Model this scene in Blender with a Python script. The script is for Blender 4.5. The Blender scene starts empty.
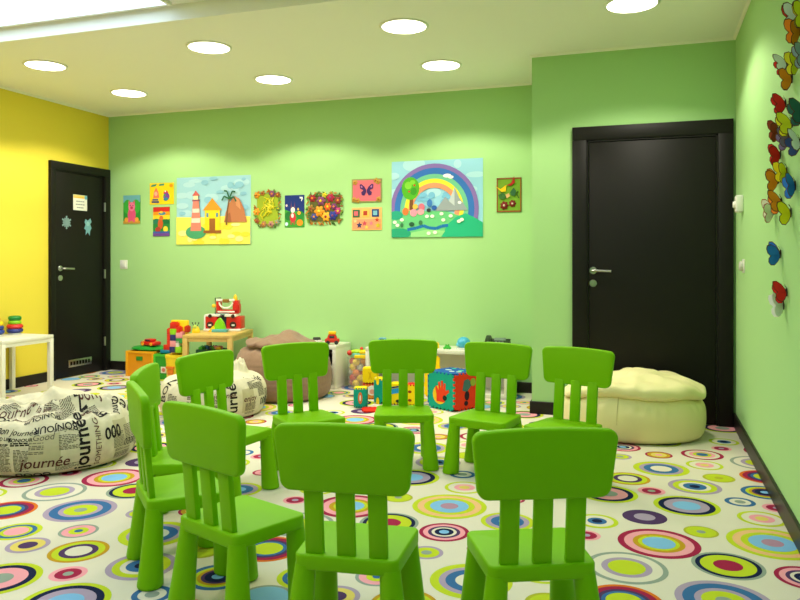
import bpy, bmesh, math, random
from mathutils import Vector, Matrix, noise
PI = math.pi
random.seed(7)
C = bpy.context.scene.collection

# ---------------------------------------------------------------- materials
def lin(c):
    return tuple(((v/255)/12.92 if v/255 <= .04045 else ((v/255+.055)/1.055)**2.4) for v in c)
_mats = {}
def mat(name, rgb, rough=.5, bump=0, scale=60, spec=.5, metal=0, var=0, trans=0, emit=0, alpha=1, sheen=0):
    if name in _mats: return _mats[name]
    m = bpy.data.materials.new(name); m.use_nodes = True
    nt = m.node_tree; b = nt.nodes['Principled BSDF']
    col = (*lin(rgb), 1)
    b.inputs['Base Color'].default_value = col
    b.inputs['Roughness'].default_value = rough
    b.inputs['Metallic'].default_value = metal
    b.inputs['Specular IOR Level'].default_value = spec
    b.inputs['Transmission Weight'].default_value = trans
    b.inputs['Alpha'].default_value = alpha
    if sheen: b.inputs['Sheen Weight'].default_value = sheen
    if emit:
        b.inputs['Emission Color'].default_value = col
        b.inputs['Emission Strength'].default_value = emit
    if bump or var:
        tc = nt.nodes.new('ShaderNodeTexCoord')
        n = nt.nodes.new('ShaderNodeTexNoise'); n.inputs['Scale'].default_value = scale; n.inputs['Detail'].default_value = 5
        nt.links.new(tc.outputs['Object'], n.inputs['Vector'])
        if bump:
            bp = nt.nodes.new('ShaderNodeBump'); bp.inputs['Strength'].default_value = bump; bp.inputs['Distance'].default_value = .004
            nt.links.new(n.outputs['Fac'], bp.inputs['Height']); nt.links.new(bp.outputs['Normal'], b.inputs['Normal'])
        if var:
            r = nt.nodes.new('ShaderNodeValToRGB')
            r.color_ramp.elements[0].position = .3; r.color_ramp.elements[1].position = .7
            r.color_ramp.elements[0].color = (*[v*(1-var) for v in col[:3]], 1)
            r.color_ramp.elements[1].color = (*[min(1, v*(1+var*.6)) for v in col[:3]], 1)
            nt.links.new(n.outputs['Fac'], r.inputs['Fac']); nt.links.new(r.outputs['Color'], b.inputs['Base Color'])
    _mats[name] = m
    return m
def paint(rgb, rough=.7):                       # matt paint / paper of one colour
    return mat('paint_%d_%d_%d' % tuple(rgb), rgb, rough, spec=.25)
def plas(rgb):                                  # toy plastic of one colour
    return mat('plastic_%d_%d_%d' % tuple(rgb), rgb, .35)
def foam(rgb):
    return mat('foam_%d_%d_%d' % tuple(rgb), rgb, .8, bump=.15, scale=250, spec=.2)

# ---------------------------------------------------------------- mesh helpers
def fin(bm, name, mats, parent=None, loc=(0, 0, 0), smooth=35):
    me = bpy.data.meshes.new(name)
    bmesh.ops.recalc_face_normals(bm, faces=bm.faces[:])
    bm.to_mesh(me); bm.free()
    if not isinstance(mats, (list, tuple)): mats = [mats]
    for m in mats: me.materials.append(m)
    if smooth:
        me.shade_smooth(); me.set_sharp_from_angle(angle=math.radians(smooth))
    o = bpy.data.objects.new(name, me); C.objects.link(o)
    o.location = loc
    if parent: o.parent = parent
    return o
def bmn(): return bmesh.new()
def setm(bm, n0, mi):
    bm.faces.ensure_lookup_table()
    for f in bm.faces[n0:]: f.material_index = mi
def merge(bm, tmp, M=None, mi=0):
    if M is not None: bmesh.ops.transform(tmp, matrix=M, verts=tmp.verts[:])
    me = bpy.data.meshes.new('t'); tmp.to_mesh(me); tmp.free()
    n0 = len(bm.faces); bm.from_mesh(me); bpy.data.meshes.remove(me); setm(bm, n0, mi)
def box(bm, x0, x1, y0, y1, z0, z1, r=0, mi=0, seg=2, M=None):
    t = bmn()
    bmesh.ops.create_cube(t, size=1, matrix=Matrix.Translation(((x0+x1)/2, (y0+y1)/2, (z0+z1)/2)) @ Matrix.Diagonal((x1-x0, y1-y0, z1-z0, 1)))
    if r: bmesh.ops.bevel(t, geom=t.edges[:], offset=r, segments=seg, profile=.5, affect='EDGES')
    bmesh.ops.recalc_face_normals(t, faces=t.faces[:])
    merge(bm, t, M, mi)
def lathe(bm, prof, n=32, M=None, mi=0, sx=1, sy=1):
    t = bmn(); rings = []
    for r, z in prof:
        if r < 1e-6: rings.append([t.verts.new((0, 0, z))])
        else: rings.append([t.verts.new((r*sx*math.cos(2*PI*i/n), r*sy*math.sin(2*PI*i/n), z)) for i in range(n)])
    for a, b in zip(rings, rings[1:]):
        for i in range(n):
            j = (i+1) % n
            if len(a) == 1 and len(b) == 1: continue
            if len(a) == 1: t.faces.new((a[0], b[j], b[i]))
            elif len(b) == 1: t.faces.new((a[i], a[j], b[0]))
            else: t.faces.new((a[i], a[j], b[j], b[i]))
    if len(rings[0]) > 1: t.faces.new(rings[0][::-1])
    if len(rings[-1]) > 1: t.faces.new(rings[-1])
    bmesh.ops.recalc_face_normals(t, faces=t.faces[:])
    merge(bm, t, M, mi)
def ball(bm, c, r, mi=0, sx=1, sy=1, sz=1, n=16):
    t = bmn(); bmesh.ops.create_uvsphere(t, u_segments=n, v_segments=max(6, n//2), radius=r)
    merge(bm, t, Matrix.Translation(c) @ Matrix.Diagonal((sx, sy, sz, 1)), mi)
def prism(bm, pts, z0, z1, M=None, mi=0, bev=0):
    """extrude a 2-D outline (x,y) from z0 to z1"""
    t = bmn()
    a = [t.verts.new((x, y, z0)) for x, y in pts]; b = [t.verts.new((x, y, z1)) for x, y in pts]
    n = len(pts)
    t.faces.new(a[::-1]); t.faces.new(b)
    for i in range(n): t.faces.new((a[i], a[(i+1) % n], b[(i+1) % n], b[i]))
    bmesh.ops.recalc_face_normals(t, faces=t.faces[:])
    if bev:
        es = [e for e in t.edges if abs(e.verts[0].co.z-e.verts[1].co.z) < 1e-6]
        bmesh.ops.bevel(t, geom=es, offset=bev, segments=3, profile=.5, affect='EDGES')
    merge(bm, t, M, mi)
def rounded(pts, r, n=6):
    """round the corners of a convex outline; r may be a list"""
    out = []; N = len(pts)
    for i in range(N):
        p = Vector(pts[i]); a = Vector(pts[i-1]); b = Vector(pts[(i+1) % N])
        rr = r[i] if isinstance(r, (list, tuple)) else r
        d1 = (a-p).normalized(); d2 = (b-p).normalized()
        ang = d1.angle(d2); d = rr/math.tan(ang/2)
        s = p+d1*d; e = p+d2*d
        c = p+(d1+d2).normalized()*(rr/math.sin(ang/2))
        a0 = math.atan2(s.y-c.y, s.x-c.x); a1 = math.atan2(e.y-c.y, e.x-c.x)
        da = (a1-a0+PI) % (2*PI)-PI
        for k in range(n+1):
            t = a0+da*k/n; out.append((c.x+rr*math.cos(t), c.y+rr*math.sin(t)))
    return out
def tube(bm, pts, r, n=10, mi=0):
    t = bmn(); P = [Vector(p) for p in pts]; rings = []
    for i, p in enumerate(P):
        d = (P[min(i+1, len(P)-1)]-P[max(i-1, 0)]).normalized()
        u = d.cross(Vector((0, 0, 1)));  u = u if u.length > 1e-3 else d.cross(Vector((1, 0, 0)))
        u.normalize(); w = d.cross(u)
        rings.append([t.verts.new(p+u*r*math.cos(2*PI*k/n)+w*r*math.sin(2*PI*k/n)) for k in range(n)])
    for a, b in zip(rings, rings[1:]):
        for k in range(n): t.faces.new((a[k], a[(k+1) % n], b[(k+1) % n], b[k]))
    t.faces.new(rings[0][::-1]); t.faces.new(rings[-1])
    bmesh.ops.recalc_face_normals(t, faces=t.faces[:])
    merge(bm, t, None, mi)
def tag(o, label, cat, group=None, kind=None):
    o['label'] = label; o['category'] = cat
    if group: o['group'] = group
    if kind: o['kind'] = kind
    return o
def thing(name, label, cat, loc=(0, 0, 0), rz=0, group=None):
    o = bpy.data.objects.new(name, None); C.objects.link(o)
    o.empty_display_size = .05
    o.location = loc; o.rotation_euler = (0, 0, rz)
    return tag(o, label, cat, group)
def struct(o): o['kind'] = 'structure'; return o
def copy_tree(o, parent=None):
    c = o.copy(); C.objects.link(c); c.parent = parent
    for ch in list(o.children): copy_tree(ch, c)
    return c
R = math.radians
def rotz(a): return Matrix.Rotation(a, 4, 'Z')
def tr(x, y, z): return Matrix.Translation((x, y, z))

# ---------------------------------------------------------------- room
XL, XR, YB, YD, XN, YF = -5.24, .555, 6.22, 5.39, -.80, -1.6
ZC, ZH, YC = 2.60, 2.70, 3.90
M_green = mat('wall_green', (168, 213, 143), .75, bump=.06, scale=180, spec=.25)
M_yellow = mat('wall_yellow', (236, 215, 72), .75, bump=.06, scale=180, spec=.25)
M_ceil = mat('ceiling_white', (245, 243, 236), .85, bump=.04, scale=200, spec=.15)
M_trim = mat('cornice_cream', (242, 240, 230), .7)
M_black = mat('black_brown_wood', (21, 19, 16), .5, bump=.08, scale=90, spec=.22)
M_base = mat('dark_baseboard', (24, 20, 16), .42, spec=.35)
M_steel = mat('brushed_steel', (190, 190, 185), .3, metal=1)
M_white = mat('white_plastic', (232, 232, 222), .4)
M_cream = mat('carpet_cream', (222, 214, 196), .95, bump=.35, scale=420, spec=.1, var=.04)

def wall(name, x0, x1, y0, y1, z0, z1, m):
    bm = bmn(); box(bm, x0, x1, y0, y1, z0, z1); return struct(fin(bm, name, m, smooth=0))
wall('wall_back', XL-.12, XR+.12, YB, YB+.12, 0, 2.85, M_green)
wall('wall_left', XL-.12, XL, YF, YB, 0, 2.85, M_yellow)
wall('wall_right', XR, XR+.12, YF, YB, 0, 2.85, M_green)
wall('wall_door', XN, XR, YD, YB, 0, 2.85, M_green)
wall('wall_front', XL-.12, XR+.12, YF-.12, YF, 0, 2.85, M_green)
wall('ceiling', XL, XR, YC, YB, ZC, ZH+.15, M_ceil)
wall('ceiling_raised', XL, XR, YF, YC, ZH, ZH+.15, M_ceil)

def strip(name, pts, m, prof):
    """mitred trim that runs along a polyline of (x,y); room to the right of the run; prof = (out, z)"""
    bm = bmn(); rows = []
    P = [Vector(p) for p in pts]
    for i, p in enumerate(P):
        ns = []
        if i > 0: d = (P[i]-P[i-1]).normalized(); ns.append(Vector((d.y, -d.x)))
        if i < len(P)-1: d = (P[i+1]-P[i]).normalized(); ns.append(Vector((d.y, -d.x)))
        n = sum(ns, Vector((0, 0))); n = n/ n.dot(ns[0])
        rows.append([bm.verts.new((p.x+n.x*o, p.y+n.y*o, z)) for o, z in prof])
    k = len(prof)
    for a, b in zip(rows, rows[1:]):
        for j in range(k): bm.faces.new((a[j], a[(j+1) % k], b[(j+1) % k], b[j]))
    bm.faces.new(rows[0]); bm.faces.new(rows[-1][::-1])
    return struct(fin(bm, name, m, smooth=0))
BP = [(0, .001), (.014, .001), (.014, .086), (.011, .09), (0, .09)]
strip('baseboard_left', [(XL, YF), (XL, 5.41)], M_base, BP)
strip('baseboard_back', [(XL, YB), (XN, YB), (XN, YD), (-.51, YD)], M_base, BP)
strip('baseboard_right', [(XR, YD), (XR, YF)], M_base, BP)
CP = [(0, ZC-.016), (.003, ZC-.016), (.008, ZC-.012), (.013, ZC-.007), (.016, ZC-.002), (.016, ZC), (0, ZC)]
strip('trim_1', [(XL, YC), (XL, YB), (XN, YB), (XN, YD), (XR, YD), (XR, YC)], M_trim, CP)

# ---------------------------------------------------------------- carpet with ring pattern
LIME, NAVY, BLUE, LTB = (190, 204, 44), (24, 34, 70), (58, 106, 158), (128, 182, 226)
LIL, PUR, GRY, CRIM = (170, 152, 178), (80, 56, 98), (146, 158, 146), (160, 36, 72)
PINK, GOLD, TAN, MAU = (238, 160, 172), (192, 150, 36), (232, 184, 132), (176, 136, 160)
ORG, CRE, YEL, OLV = (214, 110, 34), (222, 214, 196), (222, 200, 104), (176, 178, 52)
motifs = [
 ((.04, 3.06), .31, [(CRIM, 1), (PINK, .84), (GOLD, .63), (LIME, .50), (LTB, .40)]),
 ((.462, 3.20), .335, [(LIME, 1), (TAN, .86), (LIME, .68), (LTB, .52), (MAU, .24)]),
 ((.205, 3.242), .135, [(OLV, 1), (LIME, .85), (GRY, .26)]),
 ((1.105, 3.215), .175, [(LIME, 1), (CRE, .78), (BLUE, .46), (NAVY, .25)]),
 ((-.014, 3.354), .185, [(PUR, 1), (LIL, .48)]),
 ((-.235, 3.055), .112, [(PINK, 1), (CRIM, .74), (LIL, .28)]),
 ((.745, 3.088), .225, [(LIME, 1), (LIL, .82), (BLUE, .62), (LTB, .32)]),
 ((.715, 3.385), .115, [(CRIM, 1), (PINK, .78), (GRY, .3)]),
 ((.462, 3.49), .195, [(LIME, 1), (CRE, .82), (PINK, .52), (YEL, .27)]),
 ((.165, 3.568), .285, [(LIME, 1), (NAVY, .85), (LIL, .68), (LTB, .42)]),
 ((1.131, 3.615), .272, [(LIME, 1), (NAVY, .84), (PINK, .66), (GRY, .32)]),
 ((.545, 3.662), .12, [(PINK, 1), (CRIM, .72), (LIL, .26)]),
 ((.40, 3.703), .132, [(BLUE, 1), (CRE, .7), (GRY, .36)]),
 ((.016, 3.745), .128, [(PINK, 1), (CRIM, .70), (GRY, .28)]),
 ((.765, 3.806), .18, [(GRY, 1), (LTB, .86)]),
 ((.217, 3.885), .248, [(LIL, 1), (LIME, .82), (CRE, .60), (BLUE, .44), (NAVY, .2)]),
 ((.53, 3.892), .215, [(BLUE, 1), (LIME, .80), (GOLD, .66), (PUR, .54), (NAVY, .42), (LTB, .2)]),
 ((.982, 3.885), .16, [(LIL, 1), (YEL, .78), (PUR, .44)]),
 ((1.212, 3.90), .22, [(GOLD, 1), (LIME, .86), (PUR, .64), (CRE, .44)]),
 ((.82, 3.985), .195, [(LIME, 1), (BLUE, .80), (LIME, .62), (PINK, .48)]),
 ((1.058, 4.07), .155, [(GRY, 1), (PINK, .84), (LIME, .50), (BLUE, .22)]),
 ((.342, 4.078), .155, [(OLV, 1), (LIME, .82), (OLV, .28)]),
 ((1.376, 4.142), .285, [(LIME, 1), (LIL, .78), (BLUE, .62), (CRE, .38)]),
 ((.572, 4.172), .25, [(ORG, 1), (CRIM, .88), (PUR, .70), (BLUE, .58), (LIME, .47)]),
 ((.88, 4.279), .305, [(LIL, 1), (BLUE, .84), (LIL, .60), (LIME, .46), (GRY, .18)]),
 ((.29, 4.312), .19, [(LIME, 1), (CRE, .82), (PINK, .5), (YEL, .24)]),
 ((1.16, 4.33), .128, [(LIL, 1), (LIME, .76), (GRY, .32)]),
 ((.572, 4.452), .285, [(GRY, 1), (CRE, .87), (LIL, .62), (LIME, .46)]),
 ((1.368, 4.435), .15, [(CRIM, 1), (GOLD, .84), (YEL, .58), (PINK, .26)]),
 ((1.603, 4.52), .228, [(CRIM, 1), (CRE, .82), (PINK, .62), (LIME, .44), (BLUE, .28)]),
 ((1.168, 4.556), .205, [(CRIM, 1), (PINK, .84), (PUR, .64), (CRE, .50), (NAVY, .38), (LTB, .20)]),
 ((.92, 4.585), .25, [(GRY, 1), (NAVY, .89), (LIME, .76), (CRIM, .40)]),
]
def clip(poly, x0, x1, y0, y1):
    def half(P, f):
        out = []
        for i in range(len(P)):
            a, b = P[i-1], P[i]; fa, fb = f(a), f(b)
            if (fa >= 0) != (fb >= 0):
                t = fa/(fa-fb); out.append((a[0]+(b[0]-a[0])*t, a[1]+(b[1]-a[1])*t))
            if fb >= 0: out.append(b)
        return out
    for f in (lambda p: p[0]-x0, lambda p: x1-p[0], lambda p: p[1]-y0, lambda p: y1-p[1]):
        if len(poly) < 3: return []
        poly = half(poly, f)
    return poly if len(poly) >= 3 else []
cols = []
def ci(c):
    if c not in cols: cols.append(c)
    return cols.index(c)+1
bm = bmn()
f = bm.faces.new([bm.verts.new(p) for p in ((XL, YF, 0), (XR, YF, 0), (XR, YB, 0), (XL, YB, 0))])
A, B = (1.31, -.022), (.645, 1.672)
for i in range(-7, 5):
    for j in range(-4, 3):
        for (px, py), d, rings in motifs:
            x = px+A[0]*i+B[0]*j; y = py+A[1]*i+B[1]*j
            if not (XL-.2 < x < XR+.2 and YF-.2 < y < YB+.2): continue
            for k, (c, s) in enumerate(rings):
                P = clip([(x+d/2*s*math.cos(2*PI*q/44), y+d/2*s*math.sin(2*PI*q/44)) for q in range(44)], XL, XR, YF, YB)
                if P:
                    fc = bm.faces.new([bm.verts.new((a, b, .0003+.0002*k)) for a, b in P]); fc.material_index = ci(c)
floor = fin(bm, 'floor', [M_cream]+[mat('carpet_%d_%d_%d' % c, c, .95, bump=.3, scale=420, spec=.1) for c in cols], smooth=0)
struct(floor)

# ---------------------------------------------------------------- doors
def door(name, w, h, M, jamb, leaf_x, leaf_h, hx, hdir, hinges):
    """flat dark door: local x along the wall, y out of the wall, z up"""
    root = bpy.data.objects.new(name, None); C.objects.link(root); root.matrix_world = M; struct(root)
    l0, l1 = leaf_x
    bm = bmn()
    box(bm, 0, l0, 0, .035, 0, leaf_h, .002); box(bm, l1, w, 0, .035, 0, leaf_h, .002); box(bm, 0, w, 0, .035, leaf_h, h, .003)
    box(bm, l0-.002, l0+.012, 0, .024, 0, leaf_h); box(bm, l1-.012, l1+.002, 0, .024, 0, leaf_h); box(bm, l0, l1, 0, .024, leaf_h-.012, leaf_h+.002)
    fin(bm, 'frame', M_black, root)
    bm = bmn(); box(bm, l0+.014, l1-.014, 0, .014, .006, leaf_h-.014, .002); fin(bm, 'leaf', M_black, root)
    bm = bmn()
    lathe(bm, [(.026, 0), (.026, .006), (.023, .009), (0, .009)], 24, tr(hx, .014, 1.04) @ Matrix.Rotation(-PI/2, 4, 'X'))
    tube(bm, [(hx, .02, 1.04), (hx, .055, 1.04), (hx+hdir*.012, .064, 1.04), (hx+hdir*.125, .064, 1.036)], .009)
    fin(bm, 'handle', M_steel, root)
    bm = bmn()
    lathe(bm, [(.026, 0), (.026, .006), (.023, .009), (0, .009)], 24, tr(hx, .014, .95) @ Matrix.Rotation(-PI/2, 4, 'X'))
    box(bm, hx-.004, hx+.004, .022, .026, .935, .962, .001)
    fin(bm, 'keyhole', M_steel, root)
    for z in hinges:
        bm = bmn(); lathe(bm, [(.007, -.045), (.007, .045)], 12, tr(l1-.004, .034, z)); box(bm, l1-.012, l1-.004, .022, .03, z-.045, z+.045)
        fin(bm, 'hinge', M_steel, root)
    return root
# left door on the yellow wall (local x runs towards the back wall)
d1 = door('door_1', .79, 2.04, Matrix(((0, 1, 0, XL), (1, 0, 0, 5.415), (0, 0, 1, 0), (0, 0, 0, 1))), .06, (.06, .715), 1.965, .13, 1, (1.655, .98, .30))
bm = bmn(); box(bm, .235, .54, .013, .02, .095, .165, .002)
for k in range(7): box(bm, .252+k*.039, .252+k*.039+.028, .018, .0205, .112, .148, mi=1)
fin(bm, 'vent_grille', [M_steel, M_black], d1)
d2 = door('door_2', 1.05, 2.055, Matrix(((1, 0, 0, -.51), (0, -1, 0, YD), (0, 0, 1, 0), (0, 0, 0, 1))), .1, (.097, .957), 1.96, .142, 1, ())
def on_left(y, z, out=0): return Matrix(((0, 1, 0, XL+.0145+out), (1, 0, 0, y), (0, 0, 1, z), (0, 0, 0, 1)))

def placed(o, M): o.matrix_world = M; return o
# notice and stickers on the left door
n = thing('paper_notice', 'white paper notice with yellow header taped to left black door', 'notice'); placed(n, on_left(5.71, 1.60))
bm = bmn(); box(bm, 0, .185, 0, .001, 0, .15); box(bm, .003, .182, .001, .0014, .118, .147, mi=1)
box(bm, .003, .182, .0014, .0016, .128, .147, mi=2)
for k, (a, b) in enumerate(((.04, .15), (.035, .155), (.05, .14))): 
    for q in range(4):
        box(bm, a+(b-a)*q/4, a+(b-a)*(q+.8)/4, .001, .0014, .083-k*.03, .091-k*.03, mi=3)
fin(bm, 'sheet', [paint((238, 236, 228)), paint((244, 190, 60)), paint((236, 214, 120)), paint((120, 120, 130))], n, smooth=0)
bm = bmn(); lathe(bm, [(.02, 0), (.018, .003), (0, .004)], 16, tr(.168, .0015, .13) @ Matrix.Rotation(-PI/2, 4, 'X')); fin(bm, 'corner_sticker', paint((110, 170, 190)), n)
bm = bmn()
for k in range(6):
    Mk = tr(0, 0, 0) @ Matrix.Rotation(k*PI/3, 4, 'Y')
    box(bm, -.008, .008, 0, .002, 0, .062, M=Mk)
    prism(bm, [(-.026, .03), (0, .02), (.026, .03), (.024, .044), (0, .036), (-.024, .044)], 0, .002, M=Mk @ Matrix(((1, 0, 0, 0), (0, 0, 1, 0), (0, 1, 0, 0), (0, 0, 0, 1))))
lathe(bm, [(.026, 0), (.026, .0022), (0, .0022)], 12, Matrix.Rotation(-PI/2, 4, 'X'))
s1 = fin(bm, 'snowflake_sticker', paint((150, 182, 186)), smooth=0); tag(s1, 'round pale snowflake sticker on left black door, nearer the handle', 'sticker'); placed(s1, on_left(5.625, 1.475))
bm = bmn()
XZ = Matrix(((1, 0, 0, 0), (0, 0, 1, 0), (0, 1, 0, 0), (0, 0, 0, 1)))
prism(bm, [(-.03, .075), (.0, .06), (.035, .085), (.05, .05), (.03, .03), (.05, -.01), (.03, -.04), (.025, -.085), (.0, -.05), (-.03, -.08), (-.025, -.03), (-.05, -.02), (-.03, .02), (-.045, .045)], 0, .002, M=XZ)
lathe(bm, [(.022, 0), (.022, .003), (0, .003)], 12, tr(.0, 0, .03) @ Matrix.Rotation(-PI/2, 4, 'X'), mi=1)
s2 = fin(bm, 'figure_sticker', [paint((122, 176, 190)), paint((150, 196, 205))], smooth=0); tag(s2, 'irregular pale blue sticker on left black door, nearer the hinges', 'sticker'); placed(s2, on_left(5.905, 1.445))

# switches
def on_back(x, z, out=0): return Matrix(((1, 0, 0, x), (0, -1, 0, YB-out), (0, 0, 1, z), (0, 0, 0, 1)))
def on_right(y, z, out=0): return Matrix(((0, -1, 0, XR-out), (-1, 0, 0, y), (0, 0, 1, z), (0, 0, 0, 1)))
t = thing('light_switch', 'small square white light switch on green back wall near the left door', 'light switch'); placed(t, on_back(-5.05, 1.075))
bm = bmn(); box(bm, -.045, .045, 0, .009, -.045, .045, .004); fin(bm, 'plate', M_white, t)
bm = bmn(); box(bm, -.028, .028, .008, .014, -.03, .03, .003); fin(bm, 'rocker', M_white, t)
t = thing('wall_sensor', 'white box sensor mounted on right green wall, above the round switch', 'sensor'); placed(t, on_right(5.0, 1.46))
bm = bmn(); box(bm, -.045, .045, 0, .042, -.052, .052, .007); fin(bm, 'housing', M_white, t)
bm = bmn(); lathe(bm, [(.022, 0), (.022, .008), (.016, .014), (0, .014)], 20, tr(0, .042, -.005) @ Matrix.Rotation(-PI/2, 4, 'X')); fin(bm, 'dial', M_white, t)
t = thing('wall_socket', 'pale round switch on right green wall below the white box', 'light switch'); placed(t, on_right(4.92, 1.075))
bm = bmn(); box(bm, -.042, .042, 0, .008, -.042, .042, .004); fin(bm, 'plate', M_white, t)
bm = bmn(); lathe(bm, [(.03, 0), (.03, .016), (.024, .022), (0, .022)], 24, tr(0, .007, 0) @ Matrix.Rotation(-PI/2, 4, 'X')); fin(bm, 'knob', mat('knob_grey', (200, 200, 188), .4), t)

# ---------------------------------------------------------------- ceiling lights
M_glow = mat('lamp_glow', (255, 246, 224), .5, emit=9)
def downlight(x, y, z, label, e=62):
    t = thing('ceiling_light', label, 'ceiling light', (x, y, z), 0, 'round recessed ceiling lights')
    bm = bmn(); lathe(bm, [(.14, 0), (.158, 0), (.158, -.006), (.152, -.01), (.14, -.008), (.14, 0)], 40); fin(bm, 'trim_ring', M_white, t)
    bm = bmn(); lathe(bm, [(.141, -.005), (.12, -.0075), (0, -.009)], 40); fin(bm, 'diffuser', M_glow, t)
    L = bpy.data.lights.new('lamp', 'SPOT'); L.energy = e; L.color = (1, .93, .78); L.spot_size = R(138); L.spot_blend = .2; L.shadow_soft_size = .11
    o = bpy.data.objects.new('lamp', L); C.objects.link(o); o.parent = t; o.location = (0, 0, -.03)
    return t
for x, y, lab in ((-2.903, 4.456, 'round glowing downlight in near row, second from the yellow wall'),
                  (-4.353, 4.47, 'round glowing downlight in near row, beside the bright light panel and yellow wall'),
                  (-4.362, 5.435, 'round glowing downlight in back row, above the left black door'),
                  (-2.914, 5.41, 'round glowing downlight in back row, above the large beach painting'),
                  (-1.494, 5.426, 'round glowing downlight in back row, above the rainbow painting'),
                  (-1.47, 4.454, 'round glowing downlight in near row, third from the yellow wall'),
                  (-.089, 4.49, 'round glowing downlight in front of the right black door')):
    downlight(x, y, ZC, lab)
def panel(x0, x1, y0, y1, e, label):
    t = thing('ceiling_lamp', label, 'ceiling light panel', ((x0+x1)/2, (y0+y1)/2, ZH))
    w, d = (x1-x0)/2, (y1-y0)/2
    bm = bmn()
    box(bm, -w, w, -d, -d+.02, -.02, 0); box(bm, -w, w, d-.02, d, -.02, 0); box(bm, -w, -w+.02, -d+.02, d-.02, -.02, 0); box(bm, w-.02, w, -d+.02, d-.02, -.02, 0)
    fin(bm, 'frame', M_white, t, smooth=0)
    bm = bmn(); box(bm, -w+.02, w-.02, -d+.02, d-.02, -.012, -.004); fin(bm, 'diffuser', mat('panel_glow_%g' % e, (205, 228, 255), .5, emit=e), t, smooth=0)
panel(-5.1, -2.78, 2.3, 3.86, 3.2, 'large bright white light panel in raised ceiling at top left')
panel(-2.2, .1, .2, 2.2, 2.4, 'added unseen fill light panel in raised ceiling over the front chairs')  # out-of-view panel, added to light the foreground chairs and carpet
for x in (-4.353, -2.903):
    downlight(x, 1.0, ZH, 'added unseen fill downlight in the raised ceiling behind the light panel')  # extra downlights out of view, added to help light the front of the room

# ---------------------------------------------------------------- green chairs
M_chair = mat('chair_green', (126, 190, 0), .5, bump=.03, scale=300, spec=.14)
M_pad = mat('foot_pad', (30, 40, 25), .6)
def make_chair():
    t = thing('kids_chair', '', 'chair', group='green plastic children\'s chairs in a circle')
    zs = .29
    bm = bmn()
    prism(bm, rounded([(-.147, -.140), (.147, -.140), (.161, .136), (-.161, .136)], .026), zs-.044, zs, bev=.007)
    fin(bm, 'seat', M_chair, t)
    # backrest plate, slightly arched on top and bowed
    wt, wb, zt, zb = .200, .180, .652, .470
    out = rounded([(-wb, zb), (wb, zb), (wt, zt), (-wt, zt)], [.032, .032, .025, .025], 7)
    o2 = []
    for i, (x, z) in enumerate(out):                       # add points on the long edges so that they can arch
        a, b = (x, z), out[(i+1) % len(out)]
        o2.append(a)
        if abs(a[0]-b[0]) > .1:
            for k in range(1, 8): o2.append((a[0]+(b[0]-a[0])*k/8, a[1]+(b[1]-a[1])*k/8))
    o3 = [(x, z+(.010*(1-(x/wt)**2) if z > .56 else 0)) for x, z in o2]
    bm = bmn(); tmp = bmn()
    prism(tmp, o3, -.015, .015, bev=.008)
    bmesh.ops.triangulate(tmp, faces=[f for f in tmp.faces if len(f.verts) > 4])
    for v in tmp.verts:                                    # outline plane -> upright, leaning back and bowed at the ends
        x, z, th = v.co.x, v.co.y, v.co.z
        yc = -.143-(z-zb)/(zt-zb)*.014+.08*x*x
        v.co = Vector((x, yc+th, z))
    merge(bm, tmp); fin(bm, 'backrest', M_chair, t, smooth=40)
    for x in (-.091, 0, .091):
        bm = bmn()
        sh = Matrix(((1, 0, 0, 0), (0, 1, -.095, .0), (0, 0, 1, 0), (0, 0, 0, 1)))
        box(bm, x-.026, x+.026, -.118+.095*.29-.0105, -.118+.095*.29+.0105, .285, .495, .004, M=sh)
        fin(bm, 'back_slat', M_chair, t)
    for sx in (-1, 1):
        for sy in (-1, 1):
            fx, tx = (.144, .122) if sy < 0 else (.142, .128)
            bm = bmn(); n = 24; rows = []
            P = [(.0295, .26, 0), (.0295, .248, .0), (.038, .09, .0), (.0435, .012, .0), (.0435, .008, 0), (.041, .003, 0)]
            for r, z, _ in P:
                k = 1-z/.248
                cx, cy = sx*(tx+(fx-tx)*k), sy*(.113+(.130-.113)*k)
                rows.append([bm.verts.new((cx+r*math.cos(2*PI*q/n), cy+r*math.sin(2*PI*q/n), z)) for q in range(n)])
            for a, b in zip(rows, rows[1:]):
                for q in range(n): bm.faces.new((a[q], a[(q+1) % n], b[(q+1) % n], b[q]))
            bm.faces.new(rows[0]); bm.faces.new(rows[-1][::-1])
            leg = fin(bm, 'leg', M_chair, t)
            bm = bmn(); lathe(bm, [(.031, .0012), (.031, .004)], 20, tr(sx*fx, sy*.131, 0)); fin(bm, 'foot_pad', M_pad, leg)
    return t
proto = make_chair()
chairs = [(-.804, 2.005, 7, ''),
          (-.321, 2.118, 24.3, ''), (-1.239, 2.089, -20.8, ''), (-1.61, 2.293, -44.4, ''), (-1.858, 2.655, -66, ''),
          (-1.892, 3.086, -98.1, ''), (-1.693, 3.52, -129, ''), (-1.268, 3.835, 199.4, ''), (-.809, 3.83, 167.4, ''), (-.396, 3.736, 159.6, '')]
clabels = ['green plastic chair with its back to us, middle of the three nearest chairs',
           'green plastic chair with its back to us, rightmost of the three nearest chairs',
           'green plastic chair turned half away, leftmost of the three nearest chairs',
           'green plastic chair seen edge-on beside the front newsprint beanbag, the nearer of that pair',
           'green plastic chair mostly hidden behind the edge-on chair at left',
           'green plastic chair facing right, in front of the farther newsprint beanbag',
           'green plastic chair in front of the brown beanbag',
           'green plastic chair facing us, in front of the small foam toy cubes',
           'green plastic chair beside the large teal and red foam cube',
           'green plastic chair in front of cream beanbag and door, partly hidden by a nearer chair']
for k, (x, y, a, _) in enumerate(chairs):
    o = proto if k == 0 else copy_tree(proto)
    o.location = (x, y, 0); o.rotation_euler = (0, 0, R(a)); o['label'] = clabels[k]

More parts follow.
